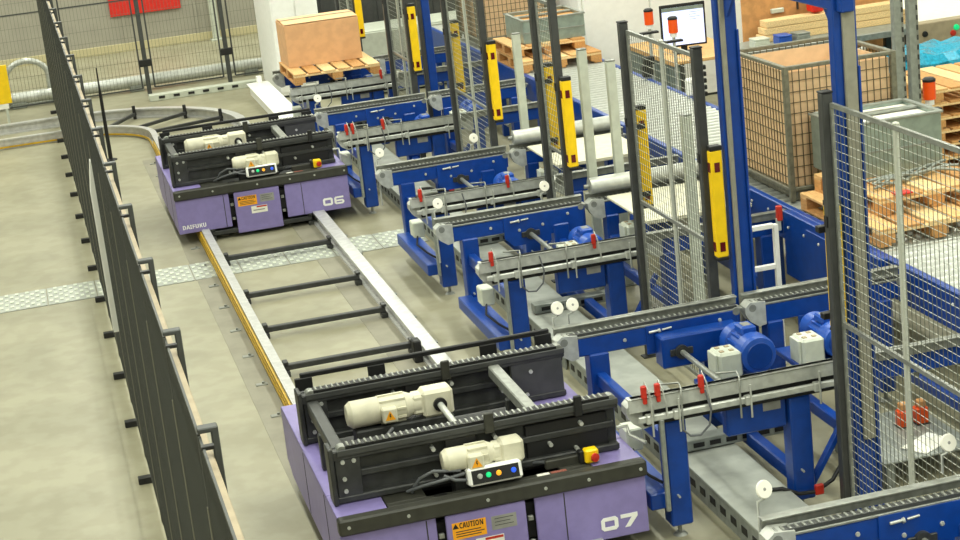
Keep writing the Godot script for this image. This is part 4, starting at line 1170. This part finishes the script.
func wire_cage(label: String, a: Vector3, b: Vector3, inner: Material) -> Node3D:
	# a = low corner (min), b = high corner (max)
	var o := Vector3((a.x + b.x) * 0.5, a.y, (a.z + b.z) * 0.5)
	var t := thing("wire_cage", label, "cage", o, "wire cage boxes on the roller line")
	var w := (b.x - a.x) * 0.5
	var d := (b.z - a.z) * 0.5
	var h := b.y - a.y
	for sx in [-1, 1]:
		for sz in [-1, 1]:
			boxpart(t, "corner_post", Vector3(sx * w - 0.024, 0.0, sz * d - 0.024), Vector3(sx * w + 0.024, h, sz * d + 0.024), M.cageframe, 0.006)
	for y in [0.12, h]:
		for s in [-1, 1]:
			boxpart(t, "rim_bar", Vector3(-w, y - 0.035, s * d - 0.02), Vector3(w, y, s * d + 0.02), M.cageframe, 0.006)
			boxpart(t, "rim_bar", Vector3(s * w - 0.02, y - 0.035, -d), Vector3(s * w + 0.02, y, d), M.cageframe, 0.006)
	boxpart(t, "base_tray", Vector3(-w, 0.085, -d), Vector3(w, 0.115, d), M.cageframe, 0.004)
	for sx in [-0.8, 0.8]: boxpart(t, "runner", Vector3(sx * w - 0.05, 0.0, -d), Vector3(sx * w + 0.05, 0.085, d), M.cageframe, 0.006)
	for s in [-1, 1]:
		var m := MB.new()
		var n := int(w * 2 / 0.06)
		for i in range(1, n): m.bar(Vector3(-w + i * 2 * w / n, 0.1, s * d), Vector3(-w + i * 2 * w / n, h - 0.03, s * d), 0.0065, 0.0065)
		var k := int((h - 0.15) / 0.085)
		for i in range(1, k): m.bar(Vector3(-w, 0.11 + i * (h - 0.15) / k, s * d), Vector3(w, 0.11 + i * (h - 0.15) / k, s * d), 0.0065, 0.0065)
		part(t, "wire_panel", m, M.cagewire)
		m = MB.new()
		n = int(d * 2 / 0.06)
		for i in range(1, n): m.bar(Vector3(s * w, 0.1, -d + i * 2 * d / n), Vector3(s * w, h - 0.03, -d + i * 2 * d / n), 0.0065, 0.0065)
		for i in range(1, k): m.bar(Vector3(s * w, 0.11 + i * (h - 0.15) / k, -d), Vector3(s * w, 0.11 + i * (h - 0.15) / k, d), 0.0065, 0.0065)
		part(t, "wire_panel", m, M.cagewire)
	# open cardboard liner
	var e := 0.028
	for s in [-1, 1]:
		boxpart(t, "liner_side", Vector3(-w + e, 0.12, s * (d - e) - 0.004), Vector3(w - e, h - 0.06, s * (d - e) + 0.004), inner, 0.0)
		boxpart(t, "liner_side", Vector3(s * (w - e) - 0.004, 0.12, -d + e), Vector3(s * (w - e) + 0.004, h - 0.06, d - e), inner, 0.0)
	boxpart(t, "liner_floor", Vector3(-w + e, 0.116, -d + e), Vector3(w - e, 0.124, d - e), inner, 0.0)
	return t

func loads():
	# carton on pallet, far lane
	pallet("worn wooden pallet under the brown carton on the far lane", Vector3(3.94, 1.0, NZ[5] - 0.82), 1.14, 1.3, "wooden pallets")
	var c := thing("carton", "large plain brown cardboard carton on a pallet", "carton", Vector3(3.90, 1.145, NZ[5] - 1.13))
	boxpart(c, "carton_body", Vector3(-0.50, 0.0, -0.36), Vector3(0.50, 0.56, 0.36), M.card, 0.006)
	var fl := MB.new()
	fl.box(Vector3(0.0, 0.580, 0.18), Vector3(0.99, 0.006, 0.355), 0.0, Basis(Vector3.RIGHT, deg_to_rad(2)))
	part(c, "top_flap", fl, M.card_lt)
	fl = MB.new(); fl.box(Vector3(0.0, 0.583, -0.18), Vector3(0.99, 0.006, 0.35), 0.0, Basis(Vector3.RIGHT, deg_to_rad(-3)))
	part(c, "top_flap", fl, M.card_lt)
	boxpart(c, "tape_strip", Vector3(-0.49, 0.592, -0.03), Vector3(0.49, 0.596, 0.03), M.tan, 0.0)
	# near pallets on the roller line
	pallet("fresh wooden pallet behind the nearest mesh fence, lower of two", Vector3(6.56, 1.0, -13.32), 1.02, 1.45, "wooden pallets", 5)
	pallet("fresh wooden pallet lying on top of another behind the nearest mesh fence", Vector3(6.70, 1.145, -13.50), 1.0, 1.10, "wooden pallets", 5, 0.05)
	var st := thing("strap_bundle", "loose grey strapping with a red tag on top of the pallets", "strapping", Vector3(6.72, 1.29, -13.16))
	var s := MB.new()
	for k in 5:
		var pts := []
		for i in 13:
			var q := i / 12.0
			pts.append(Vector3(-0.42 + q * 0.8, 0.02 + 0.05 * absf(sin(q * 5.0 + k)), -0.25 + k * 0.05 + 0.12 * sin(q * 4.0 + k * 0.7)))
		s.tube(pts, 0.012, 6)
	part(st, "strap", s, M.galv)
	boxpart(st, "tag", Vector3(-0.36, 0.01, 0.16), Vector3(-0.22, 0.022, 0.26), M.redsign, 0.003)
	# cages
	wire_cage("large wire cage box lined with brown cardboard in the upper right", Vector3(6.10, 1.0, -15.42), Vector3(7.08, 2.16, -14.32), M.liner)
	wire_cage("wire cage box lined with brown cardboard at the far end of the roller line", Vector3(6.10, 1.0, -25.9), Vector3(7.1, 2.1, -24.8), M.liner)
	# pallet with metal case
	pallet("fresh wooden pallet under the grey metal case, lower of two", Vector3(6.52, 1.0, -22.9), 1.05, 1.2, "wooden pallets", 5)
	pallet("fresh wooden pallet carrying the grey metal case, upper of two", Vector3(6.46, 1.145, -23.1), 0.95, 1.0, "wooden pallets", 5)
	metal_case("open grey sheet metal case on two wooden pallets far back", Vector3(6.58, 1.29, -23.15), 0.40, 0.42, M.wood1, 0.29)
	metal_case("grey sheet metal case with a white filling behind the nearest fence", Vector3(6.70, 1.29, -13.92), 0.42, 0.32, M.paper)

func metal_case(label: String, at: Vector3, w: float, d: float, fill: Material, h := 0.45):
	var k := thing("metal_case", label, "case", at, "grey metal cases on pallets")
	for sx in [-1, 1]: boxpart(k, "side_wall", Vector3(sx * w - 0.01, 0.0, -d), Vector3(sx * w + 0.01, h, d), M.glass_grey, 0.003)
	for sz in [-1, 1]: boxpart(k, "side_wall", Vector3(-w, 0.0, sz * d - 0.01), Vector3(w, h, sz * d + 0.01), M.glass_grey, 0.003)
	for sx in [-1, 1]: boxpart(k, "rim", Vector3(sx * w - 0.022, h - 0.005, -d - 0.02), Vector3(sx * w + 0.022, h + 0.015, d + 0.02), M.galv, 0.003)
	for sz in [-1, 1]: boxpart(k, "rim", Vector3(-w - 0.02, h - 0.005, sz * d - 0.022), Vector3(w + 0.02, h + 0.015, sz * d + 0.022), M.galv, 0.003)
	boxpart(k, "belt_rib", Vector3(-w, h * 0.45, d + 0.01), Vector3(w, h * 0.45 + 0.015, d + 0.02), M.galv, 0.0)
	boxpart(k, "filling", Vector3(-w + 0.01, h - 0.09, -d + 0.01), Vector3(w - 0.01, h - 0.03, d - 0.01), fill, 0.003)
	boxpart(k, "cross_strip", Vector3(-w, h - 0.02, -0.1), Vector3(w, h, -0.03), M.galv, 0.003)

# ---------------------------------------------------------------- workplaces on the right
func beacon(label: String, at: Vector3, h: float):
	var t := thing("beacon_light", label, "beacon", at, "orange beacon lights")
	var p := MB.new(); p.cyl(Vector3(0, 0, 0), Vector3(0, h, 0), 0.018, 10)
	part(t, "pole", p, M.steel_lt)
	boxpart(t, "bracket", Vector3(-0.12, h - 0.06, -0.04), Vector3(0.10, h - 0.035, 0.04), M.black, 0.004)
	var c := MB.new(); c.cyl(Vector3(0, h, 0), Vector3(0, h + 0.05, 0), 0.04, 14)
	part(t, "collar", c, M.white)
	var l := MB.new(); l.lathe([[0.0, 0.0], [0.055, 0.0], [0.055, 0.15], [0.05, 0.155], [0, 0.155]], Vector3(0, h + 0.05, 0), Vector3.UP, 16)
	part(t, "lamp_dome", l, M.orange)
	var k := MB.new(); k.lathe([[0.057, 0.0], [0.057, 0.02], [0.04, 0.035], [0, 0.037]], Vector3(0, h + 0.205, 0), Vector3.UP, 16)
	part(t, "top_cap", k, M.black)

func workplaces():
	# workstation with monitor
	var d := thing("workstation_desk", "workstation desk with wood edged top and grey panels behind the mesh", "desk", Vector3(7.6, 0, -22.25))
	boxpart(d, "desk_top", Vector3(0.1, 0.97, -1.0), Vector3(1.1, 1.01, 0.8), M.wood0, 0.006)
	boxpart(d, "front_edge", Vector3(0.08, 0.955, -1.0), Vector3(0.1, 1.015, 0.8), M.wood0, 0.004)
	for i in 5: boxpart(d, "front_panel", Vector3(0.14, 0.1, -0.98 + i * 0.355), Vector3(0.17, 0.95, -0.65 + i * 0.355), M.glass_grey, 0.004)
	for z in [-0.95, 0.75]:
		for x in [0.2, 1.04]: boxpart(d, "leg", Vector3(x - 0.03, 0.0, z - 0.03), Vector3(x + 0.03, 0.97, z + 0.03), M.dark, 0.004)
	var m := thing("monitor", "black framed monitor with a pale lilac screen on the desk", "monitor", Vector3(8.05, 1.012, -22.0))
	m.rotation.y = -0.12
	boxpart(m, "bezel", Vector3(-0.29, 0.08, -0.03), Vector3(0.29, 0.62, 0.0), M.black, 0.008)
	var sc := boxpart(m, "screen", Vector3(-0.265, 0.105, 0.0), Vector3(0.265, 0.58, 0.003), M.screen, 0.0, "lit pale lilac screen")
	boxpart(sc, "title_bar", Vector3(-0.265, 0.535, 0.003), Vector3(0.265, 0.58, 0.0045), M.glass_grey, 0.0)
	for i in 4: boxpart(sc, "text_line", Vector3(0.08, 0.50 - i * 0.03, 0.003), Vector3(0.22 - (i % 2) * 0.05, 0.505 - i * 0.03, 0.004), M.label_grey, 0.0)
	boxpart(m, "stand", Vector3(-0.04, 0.0, -0.06), Vector3(0.04, 0.3, -0.03), M.black, 0.004)
	boxpart(m, "foot", Vector3(-0.14, 0.0, -0.12), Vector3(0.14, 0.015, 0.08), M.black, 0.004)
	beacon("orange beacon light in front of the monitor's left edge", Vector3(7.24, 0.0, -20.95), 1.55)
	beacon("orange beacon light in front of the monitor screen", Vector3(7.30, 0.0, -20.3), 1.52)
	# tall white enclosure left of the desk
	var e := thing("machine_enclosure", "tall white panelled enclosure behind the roller line", "enclosure", Vector3(7.3, 0, -26.0))
	for i in 4: boxpart(e, "enclosure_panel", Vector3(0.1 + i * 0.95, 0.03, 1.9), Vector3(1.03 + i * 0.95, 3.0, 1.96), M.white, 0.006)
	for i in 3: boxpart(e, "enclosure_panel", Vector3(0.05, 0.03, -0.7 + i * 0.87), Vector3(0.1, 3.0, 0.15 + i * 0.87), M.white, 0.006)
	boxpart(e, "plinth", Vector3(0.07, 0.0, -0.7), Vector3(3.88, 0.03, 1.95), M.dark, 0.0)
	# black hinge gear on the far roller frame
	var hg := thing("black_plug", "black plug connector on the roller frame behind the mesh", "connector", Vector3(7.10, 1.0, -20.75))
	boxpart(hg, "plug_body", Vector3(-0.06, 0.02, -0.04), Vector3(0.06, 0.16, 0.04), M.black, 0.01)
	boxpart(hg, "plug_head", Vector3(-0.04, 0.16, -0.035), Vector3(0.09, 0.26, 0.035), M.black, 0.012)
	boxpart(hg, "plug_foot", Vector3(-0.03, 0.0, -0.03), Vector3(0.03, 0.02, 0.03), M.steel, 0.0)
	var wv := thing("valve_unit", "white valve with a black connector comb on the roller frame", "valve", Vector3(7.16, 1.0, -19.35))
	boxpart(wv, "valve_body", Vector3(-0.10, 0.0, -0.05), Vector3(0.05, 0.20, 0.05), M.white, 0.02)
	for i in 5: boxpart(wv, "connector", Vector3(0.06, -0.02 + i * 0.075, 0.0), Vector3(0.13, 0.03 + i * 0.075, 0.05), M.black, 0.006)
	boxpart(wv, "comb_plate", Vector3(0.05, 0.0, 0.01), Vector3(0.065, 0.36, 0.04), M.dark, 0.0)
	# bench with timber and plywood
	var b := thing("timber_bench", "grey topped work bench with tools behind the wire cage", "bench", Vector3(8.3, 0, -20.9))
	boxpart(b, "bench_top", Vector3(0.0, 1.10, -0.4), Vector3(2.2, 1.16, 0.3), M.galv, 0.006)
	boxpart(b, "bench_edge", Vector3(0.0, 1.08, 0.3), Vector3(2.2, 1.158, 0.33), M.steel, 0.006)
	for x in [0.06, 2.14]:
		for z in [-0.34, 0.24]: boxpart(b, "leg", Vector3(x - 0.04, 0.0, z - 0.04), Vector3(x + 0.04, 1.10, z + 0.04), M.dark, 0.006)
	var tools := [["pale grey tool box on the bench", 0.25, 0.16, M.pale], ["blue tool case on the bench", 0.55, 0.14, M.blue_motor], ["grey tool case on the bench", 0.78, 0.15, M.galv]]
	for q in tools:
		var tb := thing("tool_case", q[0], "case", Vector3(8.3 + q[1], 1.16, -20.78), "cases on the work bench")
		boxpart(tb, "case_body", Vector3(-q[2] * 0.6, 0.0, -0.1), Vector3(q[2] * 0.6, 0.09, 0.1), q[3], 0.01)
		boxpart(tb, "case_lid", Vector3(-q[2] * 0.6, 0.092, -0.1), Vector3(q[2] * 0.6, 0.115, 0.1), q[3], 0.008)
	for i in 3:
		var pk := thing("timber_plank", "%s pale timber plank of the stack behind the wire cage" % ["lowest", "middle", "topmost"][i], "plank", Vector3(9.30, 1.16 + i * 0.085, -21.15), "timber planks on the bench")
		boxpart(pk, "plank_body", Vector3(-0.60 + i * 0.03, 0.0, -0.1), Vector3(1.2, 0.08, 0.12), M.wood2, 0.006)
	var pb := thing("plywood_sheet", "tall orange brown plywood sheet with tools hung on it behind the bench", "board", Vector3(8.72, 0.0, -21.40))
	boxpart(pb, "sheet", Vector3(-0.12, 0.6, -0.03), Vector3(2.0, 2.4, 0.0), M.plywood, 0.004)
	boxpart(pb, "stand", Vector3(0.3, 0.0, -0.1), Vector3(0.4, 2.0, -0.03), M.dark, 0.004)
	boxpart(pb, "stand", Vector3(1.8, 0.0, -0.1), Vector3(1.9, 2.0, -0.03), M.dark, 0.004)
	boxpart(pb, "white_card", Vector3(0.97, 1.60, 0.0), Vector3(1.14, 1.85, 0.006), M.paper, 0.0)
	boxpart(pb, "clamp", Vector3(0.25, 1.44, 0.0), Vector3(0.42, 1.5, 0.05), M.pale, 0.01)
	boxpart(pb, "clamp", Vector3(0.25, 1.28, 0.0), Vector3(0.45, 1.33, 0.05), M.cream, 0.01)
	for i in 4:
		boxpart(pb, "hook", Vector3(0.6 + i * 0.12, 1.45 + (i % 2) * 0.1, 0.0), Vector3(0.62 + i * 0.12, 1.55 + (i % 2) * 0.12, 0.03), M.dark, 0.003)
	var rb := thing("red_bin", "red plastic bin at the end of the timber planks", "bin", Vector3(9.46, 1.415, -21.15))
	boxpart(rb, "bin_body", Vector3(-0.08, 0.015, -0.1), Vector3(0.07, 0.20, 0.1), M.redsign, 0.02)
	boxpart(rb, "bin_rim", Vector3(-0.09, 0.20, -0.11), Vector3(0.08, 0.22, 0.11), M.redsign, 0.006)
	# grey steel cabinet with beacon, and aluminium rack posts
	beacon("orange beacon light to the right of the large wire cage", Vector3(7.50, 0.0, -14.5), 1.60)
	for i in 2:
		var rp := thing("rack_upright", ["perforated grey rack upright, left of the pair", "perforated grey rack upright, right of the pair"][i], "rack post", Vector3(8.47 + i * 0.16, 0, -17.0), "rack uprights behind the cabinet")
		boxpart(rp, "channel", Vector3(-0.05, 0.0, -0.04), Vector3(0.03, 3.2, 0.04), M.galv, 0.006)
		boxpart(rp, "slotted_face", Vector3(0.03, 0.0, -0.03), Vector3(0.06, 3.2, 0.03), M.steel, 0.004)
		for k in 24: boxpart(rp, "slot", Vector3(0.036, 0.7 + k * 0.1, 0.0295), Vector3(0.054, 0.75 + k * 0.1, 0.0325), M.dark, 0.0)
	var hb := thing("pull_handle", "steel handle rod with a red grip in front of the rack uprights", "handle", Vector3(7.95, 0, -17.1))
	var hr := MB.new(); hr.tube([Vector3(-0.45, 1.58, 0.3), Vector3(-0.1, 1.60, 0.1), Vector3(0.33, 1.65, -0.2)], 0.025, 10)
	part(hb, "rod", hr, M.steel_lt)
	boxpart(hb, "grip", Vector3(-0.05, 1.50, 0.05), Vector3(0.18, 1.55, 0.12), M.redsign, 0.012)
	boxpart(hb, "holder", Vector3(0.05, 0.0, -0.05), Vector3(0.11, 1.6, 0.0), M.dark, 0.006)
	# pallet stack, tarp, beam, white goods at the right edge
	var lev := ["lowest", "second lowest", "third lowest", "middle", "third from the top", "second from the top", "topmost"]
	for i in 7:
		pallet("%s wooden pallet in the tall stack at the right edge" % lev[i], Vector3(9.68, i * 0.146, -18.2), 1.1, 1.2, "stacked wooden pallets", 5, 0.02 * sin(i * 2.1))
	var tp := thing("blue_tarp", "crumpled shiny turquoise plastic wrapped load behind the pallet stack", "tarpaulin", Vector3(11.0, 0, -19.75))
	var tm := MB.new()
	var rng := RandomNumberGenerator.new(); rng.seed = 7
	var g := []
	for i in 25:
		var row := []
		for j in 13:
			var u := i / 24.0; var v := j / 12.0
			var e2 := 0.04 * rng.randf_range(-1, 1)
			var y := 1.05 * minf(1.0, v * 1.6) + e2
			var z := 0.55 - maxf(0.0, v - 0.62) * 2.4 + 0.05 * rng.randf_range(-1, 1)
			row.append(Vector3(-1.2 + u * 3.2, maxf(y, 0.0), z))
		g.append(row)
	for i in 24:
		for j in 12:
			var n1: Vector3 = -(g[i + 1][j] - g[i][j]).cross(g[i][j + 1] - g[i][j]).normalized() * -1.0
			tm.tri(g[i][j], g[i + 1][j], g[i + 1][j + 1], n1, n1, n1)
			tm.tri(g[i][j], g[i + 1][j + 1], g[i][j + 1], n1, n1, n1)
	part(tp, "plastic_cover", tm, M.tarp)
	boxpart(tp, "load_core", Vector3(-1.15, 0.0, -0.4), Vector3(1.95, 0.95, 0.45), M.tarp, 0.02)
	var bm := thing("control_beam", "long beige machine beam with red and green buttons at the right edge", "beam", Vector3(9.7, 0, -22.0))
	boxpart(bm, "beam_body", Vector3(0.1, 0.62, -0.2), Vector3(4.5, 0.92, 0.0), M.tan, 0.01)
	for x in [0.4, 2.2, 4.2]: boxpart(bm, "leg", Vector3(x - 0.05, 0.0, -0.15), Vector3(x + 0.05, 0.62, -0.05), M.dark, 0.006)
	for q in [[2.05, 0.74, M.red], [2.10, 0.81, M.green_led], [1.65, 0.78, M.black]]:
		var bt := MB.new(); bt.lathe([[0.0, 0.03], [0.035, 0.025], [0.04, 0.0]], Vector3(q[0], q[1], 0.0), Vector3.BACK, 12)
		part(bm, "push_button", bt, q[2])
	for i in 3:
		var tk := thing("long_timber", "%s long pale timber lying on the beige machine beam" % ["lowest", "middle", "topmost"][i], "timber", Vector3(9.7, 0.92, -22.02 - i * 0.01), "long timbers on the machine beam")
		boxpart(tk, "timber_body", Vector3(0.15, 0.0 + i * 0.075, -0.14), Vector3(1.4, 0.072 + i * 0.075, 0.03), M.wood2, 0.006)
	var wg := thing("white_work_table", "large white table surface at the upper right corner", "table", Vector3(12.2, 0, -25.5))
	boxpart(wg, "table_top", Vector3(-0.6, 0.70, -3.0), Vector3(3.4, 0.76, 3.0), M.paper, 0.01)
	for x in [-0.4, 3.2]:
		for z in [-2.7, 2.7]: boxpart(wg, "leg", Vector3(x - 0.05, 0.0, z - 0.05), Vector3(x + 0.05, 0.7, z + 0.05), M.dark, 0.006)

func fence_side_bits():
	for i in 2:
		var t := thing("valve_block", ["orange valve block on the floor plate behind the nearest fence, left one", "orange valve block on the floor plate behind the nearest fence, right one"][i], "valve", Vector3(5.42 + i * 0.13, 0.20, -11.05), "orange valve blocks")
		boxpart(t, "valve_body", Vector3(-0.045, 0.0, -0.04), Vector3(0.045, 0.12, 0.04), M.orange, 0.01)
		boxpart(t, "valve_cap", Vector3(-0.03, 0.12, -0.03), Vector3(0.03, 0.17, 0.03), M.plywood, 0.008)
		boxpart(t, "base", Vector3(-0.05, -0.0, -0.05), Vector3(0.05, 0.004, 0.05), M.dark, 0.0)
	var p := thing("floor_plate", "galvanised floor plate on low supports behind the nearest fence", "plate", Vector3(5.6, 0, -10.5))
	boxpart(p, "plate", Vector3(-0.60, 0.185, -0.85), Vector3(0.08, 0.20, 0.0), M.galv, 0.003)
	for x in [-0.55, 0.03]:
		for z in [-0.8, -0.05]: boxpart(p, "support", Vector3(x - 0.03, 0.0, z - 0.03), Vector3(x + 0.03, 0.185, z + 0.03), M.galv, 0.003)
	var d := thing("paper_sheet", "white paper sheet lying on the floor plate behind the nearest fence", "paper", Vector3(5.40, 0.20, -10.68))
	d.rotation.y = 0.5
	boxpart(d, "sheet", Vector3(-0.16, 0.002, -0.1), Vector3(0.16, 0.006, 0.1), M.paper, 0.0)
	boxpart(d, "folded_corner", Vector3(0.06, 0.006, -0.1), Vector3(0.16, 0.010, -0.02), M.white, 0.0)

# ---------------------------------------------------------------- far end
func far_end():
	# mesh fence across the far end
	var t := thing("far_fence", "dark framed mesh fence across the far end of the track", "fence", Vector3(0, 0, -31.0))
	var H := 2.5
	for i in 8:
		var x := 3.30 - (i - 0) * 1.345 + 0.0
		boxpart(t, "post", Vector3(x - 0.035, 0.0, -0.04), Vector3(x + 0.035, H, 0.04), M.fence_dark, 0.006)
		boxpart(t, "clasp", Vector3(x - 0.10, 0.50, -0.05), Vector3(x + 0.10, 0.61, 0.05), M.black, 0.006)
		for s in [[x + 0.10, x + 0.10 + (1.145 if i > 0 else 0.57)]]:
			var f := MB.new()
			var x0: float = s[0]; var x1: float = s[1]
			for y in [0.14, 1.62, H - 0.05]: f.bar(Vector3(x0, y, 0), Vector3(x1, y, 0), 0.022, 0.022)
			for xx in [x0, x1]: f.bar(Vector3(xx, 0.14, 0), Vector3(xx, H - 0.05, 0), 0.026, 0.026)
			var p := part(t, "panel_frame", f, M.fence_dark)
			var w := MB.new()
			var n := int((x1 - x0) / 0.055)
			for k in range(1, n): w.bar(Vector3(lerpf(x0, x1, float(k) / n), 0.14, 0), Vector3(lerpf(x0, x1, float(k) / n), H - 0.05, 0), 0.0045, 0.0045)
			for k in 12: w.bar(Vector3(x0, 0.2 + k * 0.2, 0.003), Vector3(x1, 0.2 + k * 0.2, 0.003), 0.004, 0.004)
			part(p, "wire_mesh", w, M.wire_dark)
	# silver pipe rail behind it
	var pr := thing("pipe_barrier", "thick silver pipe barrier low behind the far fence", "barrier", Vector3(0, 0, -31.75))
	var pm := MB.new(); pm.cyl(Vector3(-7.5, 0.16, 0), Vector3(4.4, 0.16, 0), 0.10, 18)
	part(pr, "pipe", pm, M.steel_lt)
	for i in 6: boxpart(pr, "stand", Vector3(-6.0 + i * 1.95 - 0.12, 0.0, -0.1), Vector3(-6.0 + i * 1.95 + 0.12, 0.10, 0.1), M.galv, 0.01)
	var rs := thing("red_sign", "red rectangular board on the back wall", "sign", Vector3(2.4, 0, -36.72))
	boxpart(rs, "board", Vector3(-0.6, 0.70, -0.03), Vector3(0.76, 1.7, 0.0), M.redsign, 0.006)
	boxpart(rs, "fixing_rail", Vector3(-0.5, 1.5, -0.05), Vector3(0.6, 1.55, -0.03), M.steel, 0.0)
	var gp := thing("grey_column", "slim pale grey column at the back wall", "column", Vector3(3.75, 0, -36.6))
	boxpart(gp, "shaft", Vector3(-0.07, 0.0, -0.07), Vector3(0.07, 4.0, 0.07), M.pale, 0.01)
	boxpart(gp, "base", Vector3(-0.12, 0.0, -0.12), Vector3(0.12, 0.03, 0.12), M.pale, 0.004)
	# yellow sign board and hose at the left edge
	var yb := thing("yellow_board", "bright yellow board at the left edge of the picture", "board", Vector3(-0.30, -0.0, -29.7))
	boxpart(yb, "panel", Vector3(-0.5, 0.42, -0.02), Vector3(0.06, 1.02, 0.02), M.yellow, 0.006)
	boxpart(yb, "lower_label", Vector3(-0.5, 0.34, -0.018), Vector3(0.0, 0.42, 0.018), M.paper, 0.0)
	for x in [-0.42, -0.04]: boxpart(yb, "leg", Vector3(x - 0.02, 0.0, -0.015), Vector3(x + 0.02, 0.42, 0.015), M.pale, 0.004)
	var hs := thing("hose_arch", "arched silver hose beside the yellow board", "hose", Vector3(0.05, 0, -32.0))
	var hp := []
	for i in 11:
		var a := PI * i / 10.0
		hp.append(Vector3(-0.35 * cos(a), 0.45 + 0.28 * sin(a), 0))
	var hm := MB.new(); hm.tube([Vector3(-0.35, 0.0, 0)] + hp + [Vector3(0.35, 0.0, 0)], 0.05, 10)
	part(hs, "hose", hm, M.steel_lt)
	var hf := MB.new(); hf.box(Vector3(0, 0.012, 0), Vector3(0.9, 0.024, 0.16), 0.004)
	part(hs, "base_plate", hf, M.galv)
	# slim dark pole inside the bend
	var ap := thing("slim_pole", "slim tapering black pole standing inside the bend", "pole", Vector3(0.97, 0, -26.0))
	var am := MB.new(); am.tube([Vector3(0, 0.0, 0), Vector3(0, 0.95, 0), Vector3(0, 1.0, 0), Vector3(0, 1.3, 0)], 0.03, 10, 0.008)
	part(ap, "pole_shaft", am, M.black)
	var af := MB.new(); af.lathe([[0.09, 0.0], [0.09, 0.012], [0.04, 0.025], [0.0, 0.025]], Vector3.ZERO, Vector3.UP, 14)
	part(ap, "foot", af, M.black)
	# cream cabinet pillar and machine cabinets at the end of the lanes
	var cp := thing("cream_cabinet", "tall cream cabinet beside the far fence and the brown carton", "cabinet", Vector3(3.96, 0, -29.9))
	boxpart(cp, "body", Vector3(-0.12, 0.03, -0.9), Vector3(0.62, 2.6, 1.0), M.white, 0.01)
	boxpart(cp, "door", Vector3(-0.10, 0.08, 1.0), Vector3(0.25, 2.5, 1.02), M.white, 0.006)
	boxpart(cp, "door", Vector3(0.27, 0.08, 1.0), Vector3(0.61, 2.5, 1.02), M.white, 0.006)
	boxpart(cp, "plinth", Vector3(-0.1, 0.0, -0.88), Vector3(0.6, 0.03, 0.98), M.dark, 0.0)
	for x in [0.22, 0.3]: boxpart(cp, "handle", Vector3(x - 0.01, 1.0, 1.02), Vector3(x + 0.01, 1.2, 1.04), M.dark, 0.003)
	var mc := thing("machine_cabinet", "long low pale machine cabinet behind the far light curtains", "cabinet", Vector3(5.7, 0, -28.2))
	boxpart(mc, "body", Vector3(-1.1, 0.03, -0.6), Vector3(1.6, 1.0, 0.3), M.pale, 0.01)
	for i in 3: boxpart(mc, "door", Vector3(-1.08 + i * 0.9, 0.06, 0.3), Vector3(-0.2 + i * 0.9, 0.97, 0.32), M.pale, 0.006)
	boxpart(mc, "plinth", Vector3(-1.0, 0.0, -0.5), Vector3(1.5, 0.03, 0.2), M.dark, 0.0)
	for i in 3: boxpart(mc, "door_lock", Vector3(-0.3 + i * 0.9, 0.5, 0.32), Vector3(-0.25 + i * 0.9, 0.6, 0.335), M.dark, 0.003)
	var lb := MB.new()
	for i in 3: lb.span(Vector3(0.45, 0.5 + i * 0.12, 0.32), Vector3(0.62, 0.55 + i * 0.12, 0.324))
	part(mc, "label_strip", lb, M.redsign)
	var md := thing("dark_machine", "dark grey machine housing above the pale machine cabinet", "machine", Vector3(5.0, 0, -30.6))
	boxpart(md, "housing", Vector3(-0.25, 0.0, -0.6), Vector3(2.6, 3.0, 0.6), M.fence_dark, 0.01)
	for i in 3: boxpart(md, "panel_door", Vector3(-0.2 + i * 0.93, 0.2, 0.6), Vector3(0.66 + i * 0.93, 2.9, 0.62), M.post, 0.006)

# ---------------------------------------------------------------- scene
func _ready():
	var cam := Camera3D.new()
	cam.name = "camera"
	cam.fov = 16.47
	cam.near = 0.05
	cam.far = 200.0
	cam.rotation_order = EULER_ORDER_YXZ
	cam.rotation = Vector3(-0.273323, -0.228046, -0.109737)
	cam.position = Vector3(0, 5.0, 0)
	add_child(cam)
	cam.current = true

	var we := WorldEnvironment.new()
	we.name = "environment"
	var env := Environment.new()
	env.background_mode = Environment.BG_COLOR
	env.background_color = Color(0.02, 0.02, 0.02)
	env.tonemap_mode = Environment.TONE_MAPPER_LINEAR
	env.tonemap_exposure = 1.0
	env.sdfgi_enabled = true
	env.ssao_enabled = true
	env.ssil_enabled = true
	we.environment = env
	add_child(we)

	materials()
	M.lamp = glow(LAMP_COLOR, 3.0)
	ceiling_lights()
	setting()
	track()
	lanes()
	cart("07", "purple transfer cart numbered 07 in the foreground", -10.39, false)
	cart("06", "purple transfer cart numbered 06 farther back", -20.37, true)
	left_fence()
	roller_line()
	fences()
	gantry()
	cable_trays()
	loads()
	workplaces()
	fence_side_bits()
	far_end()
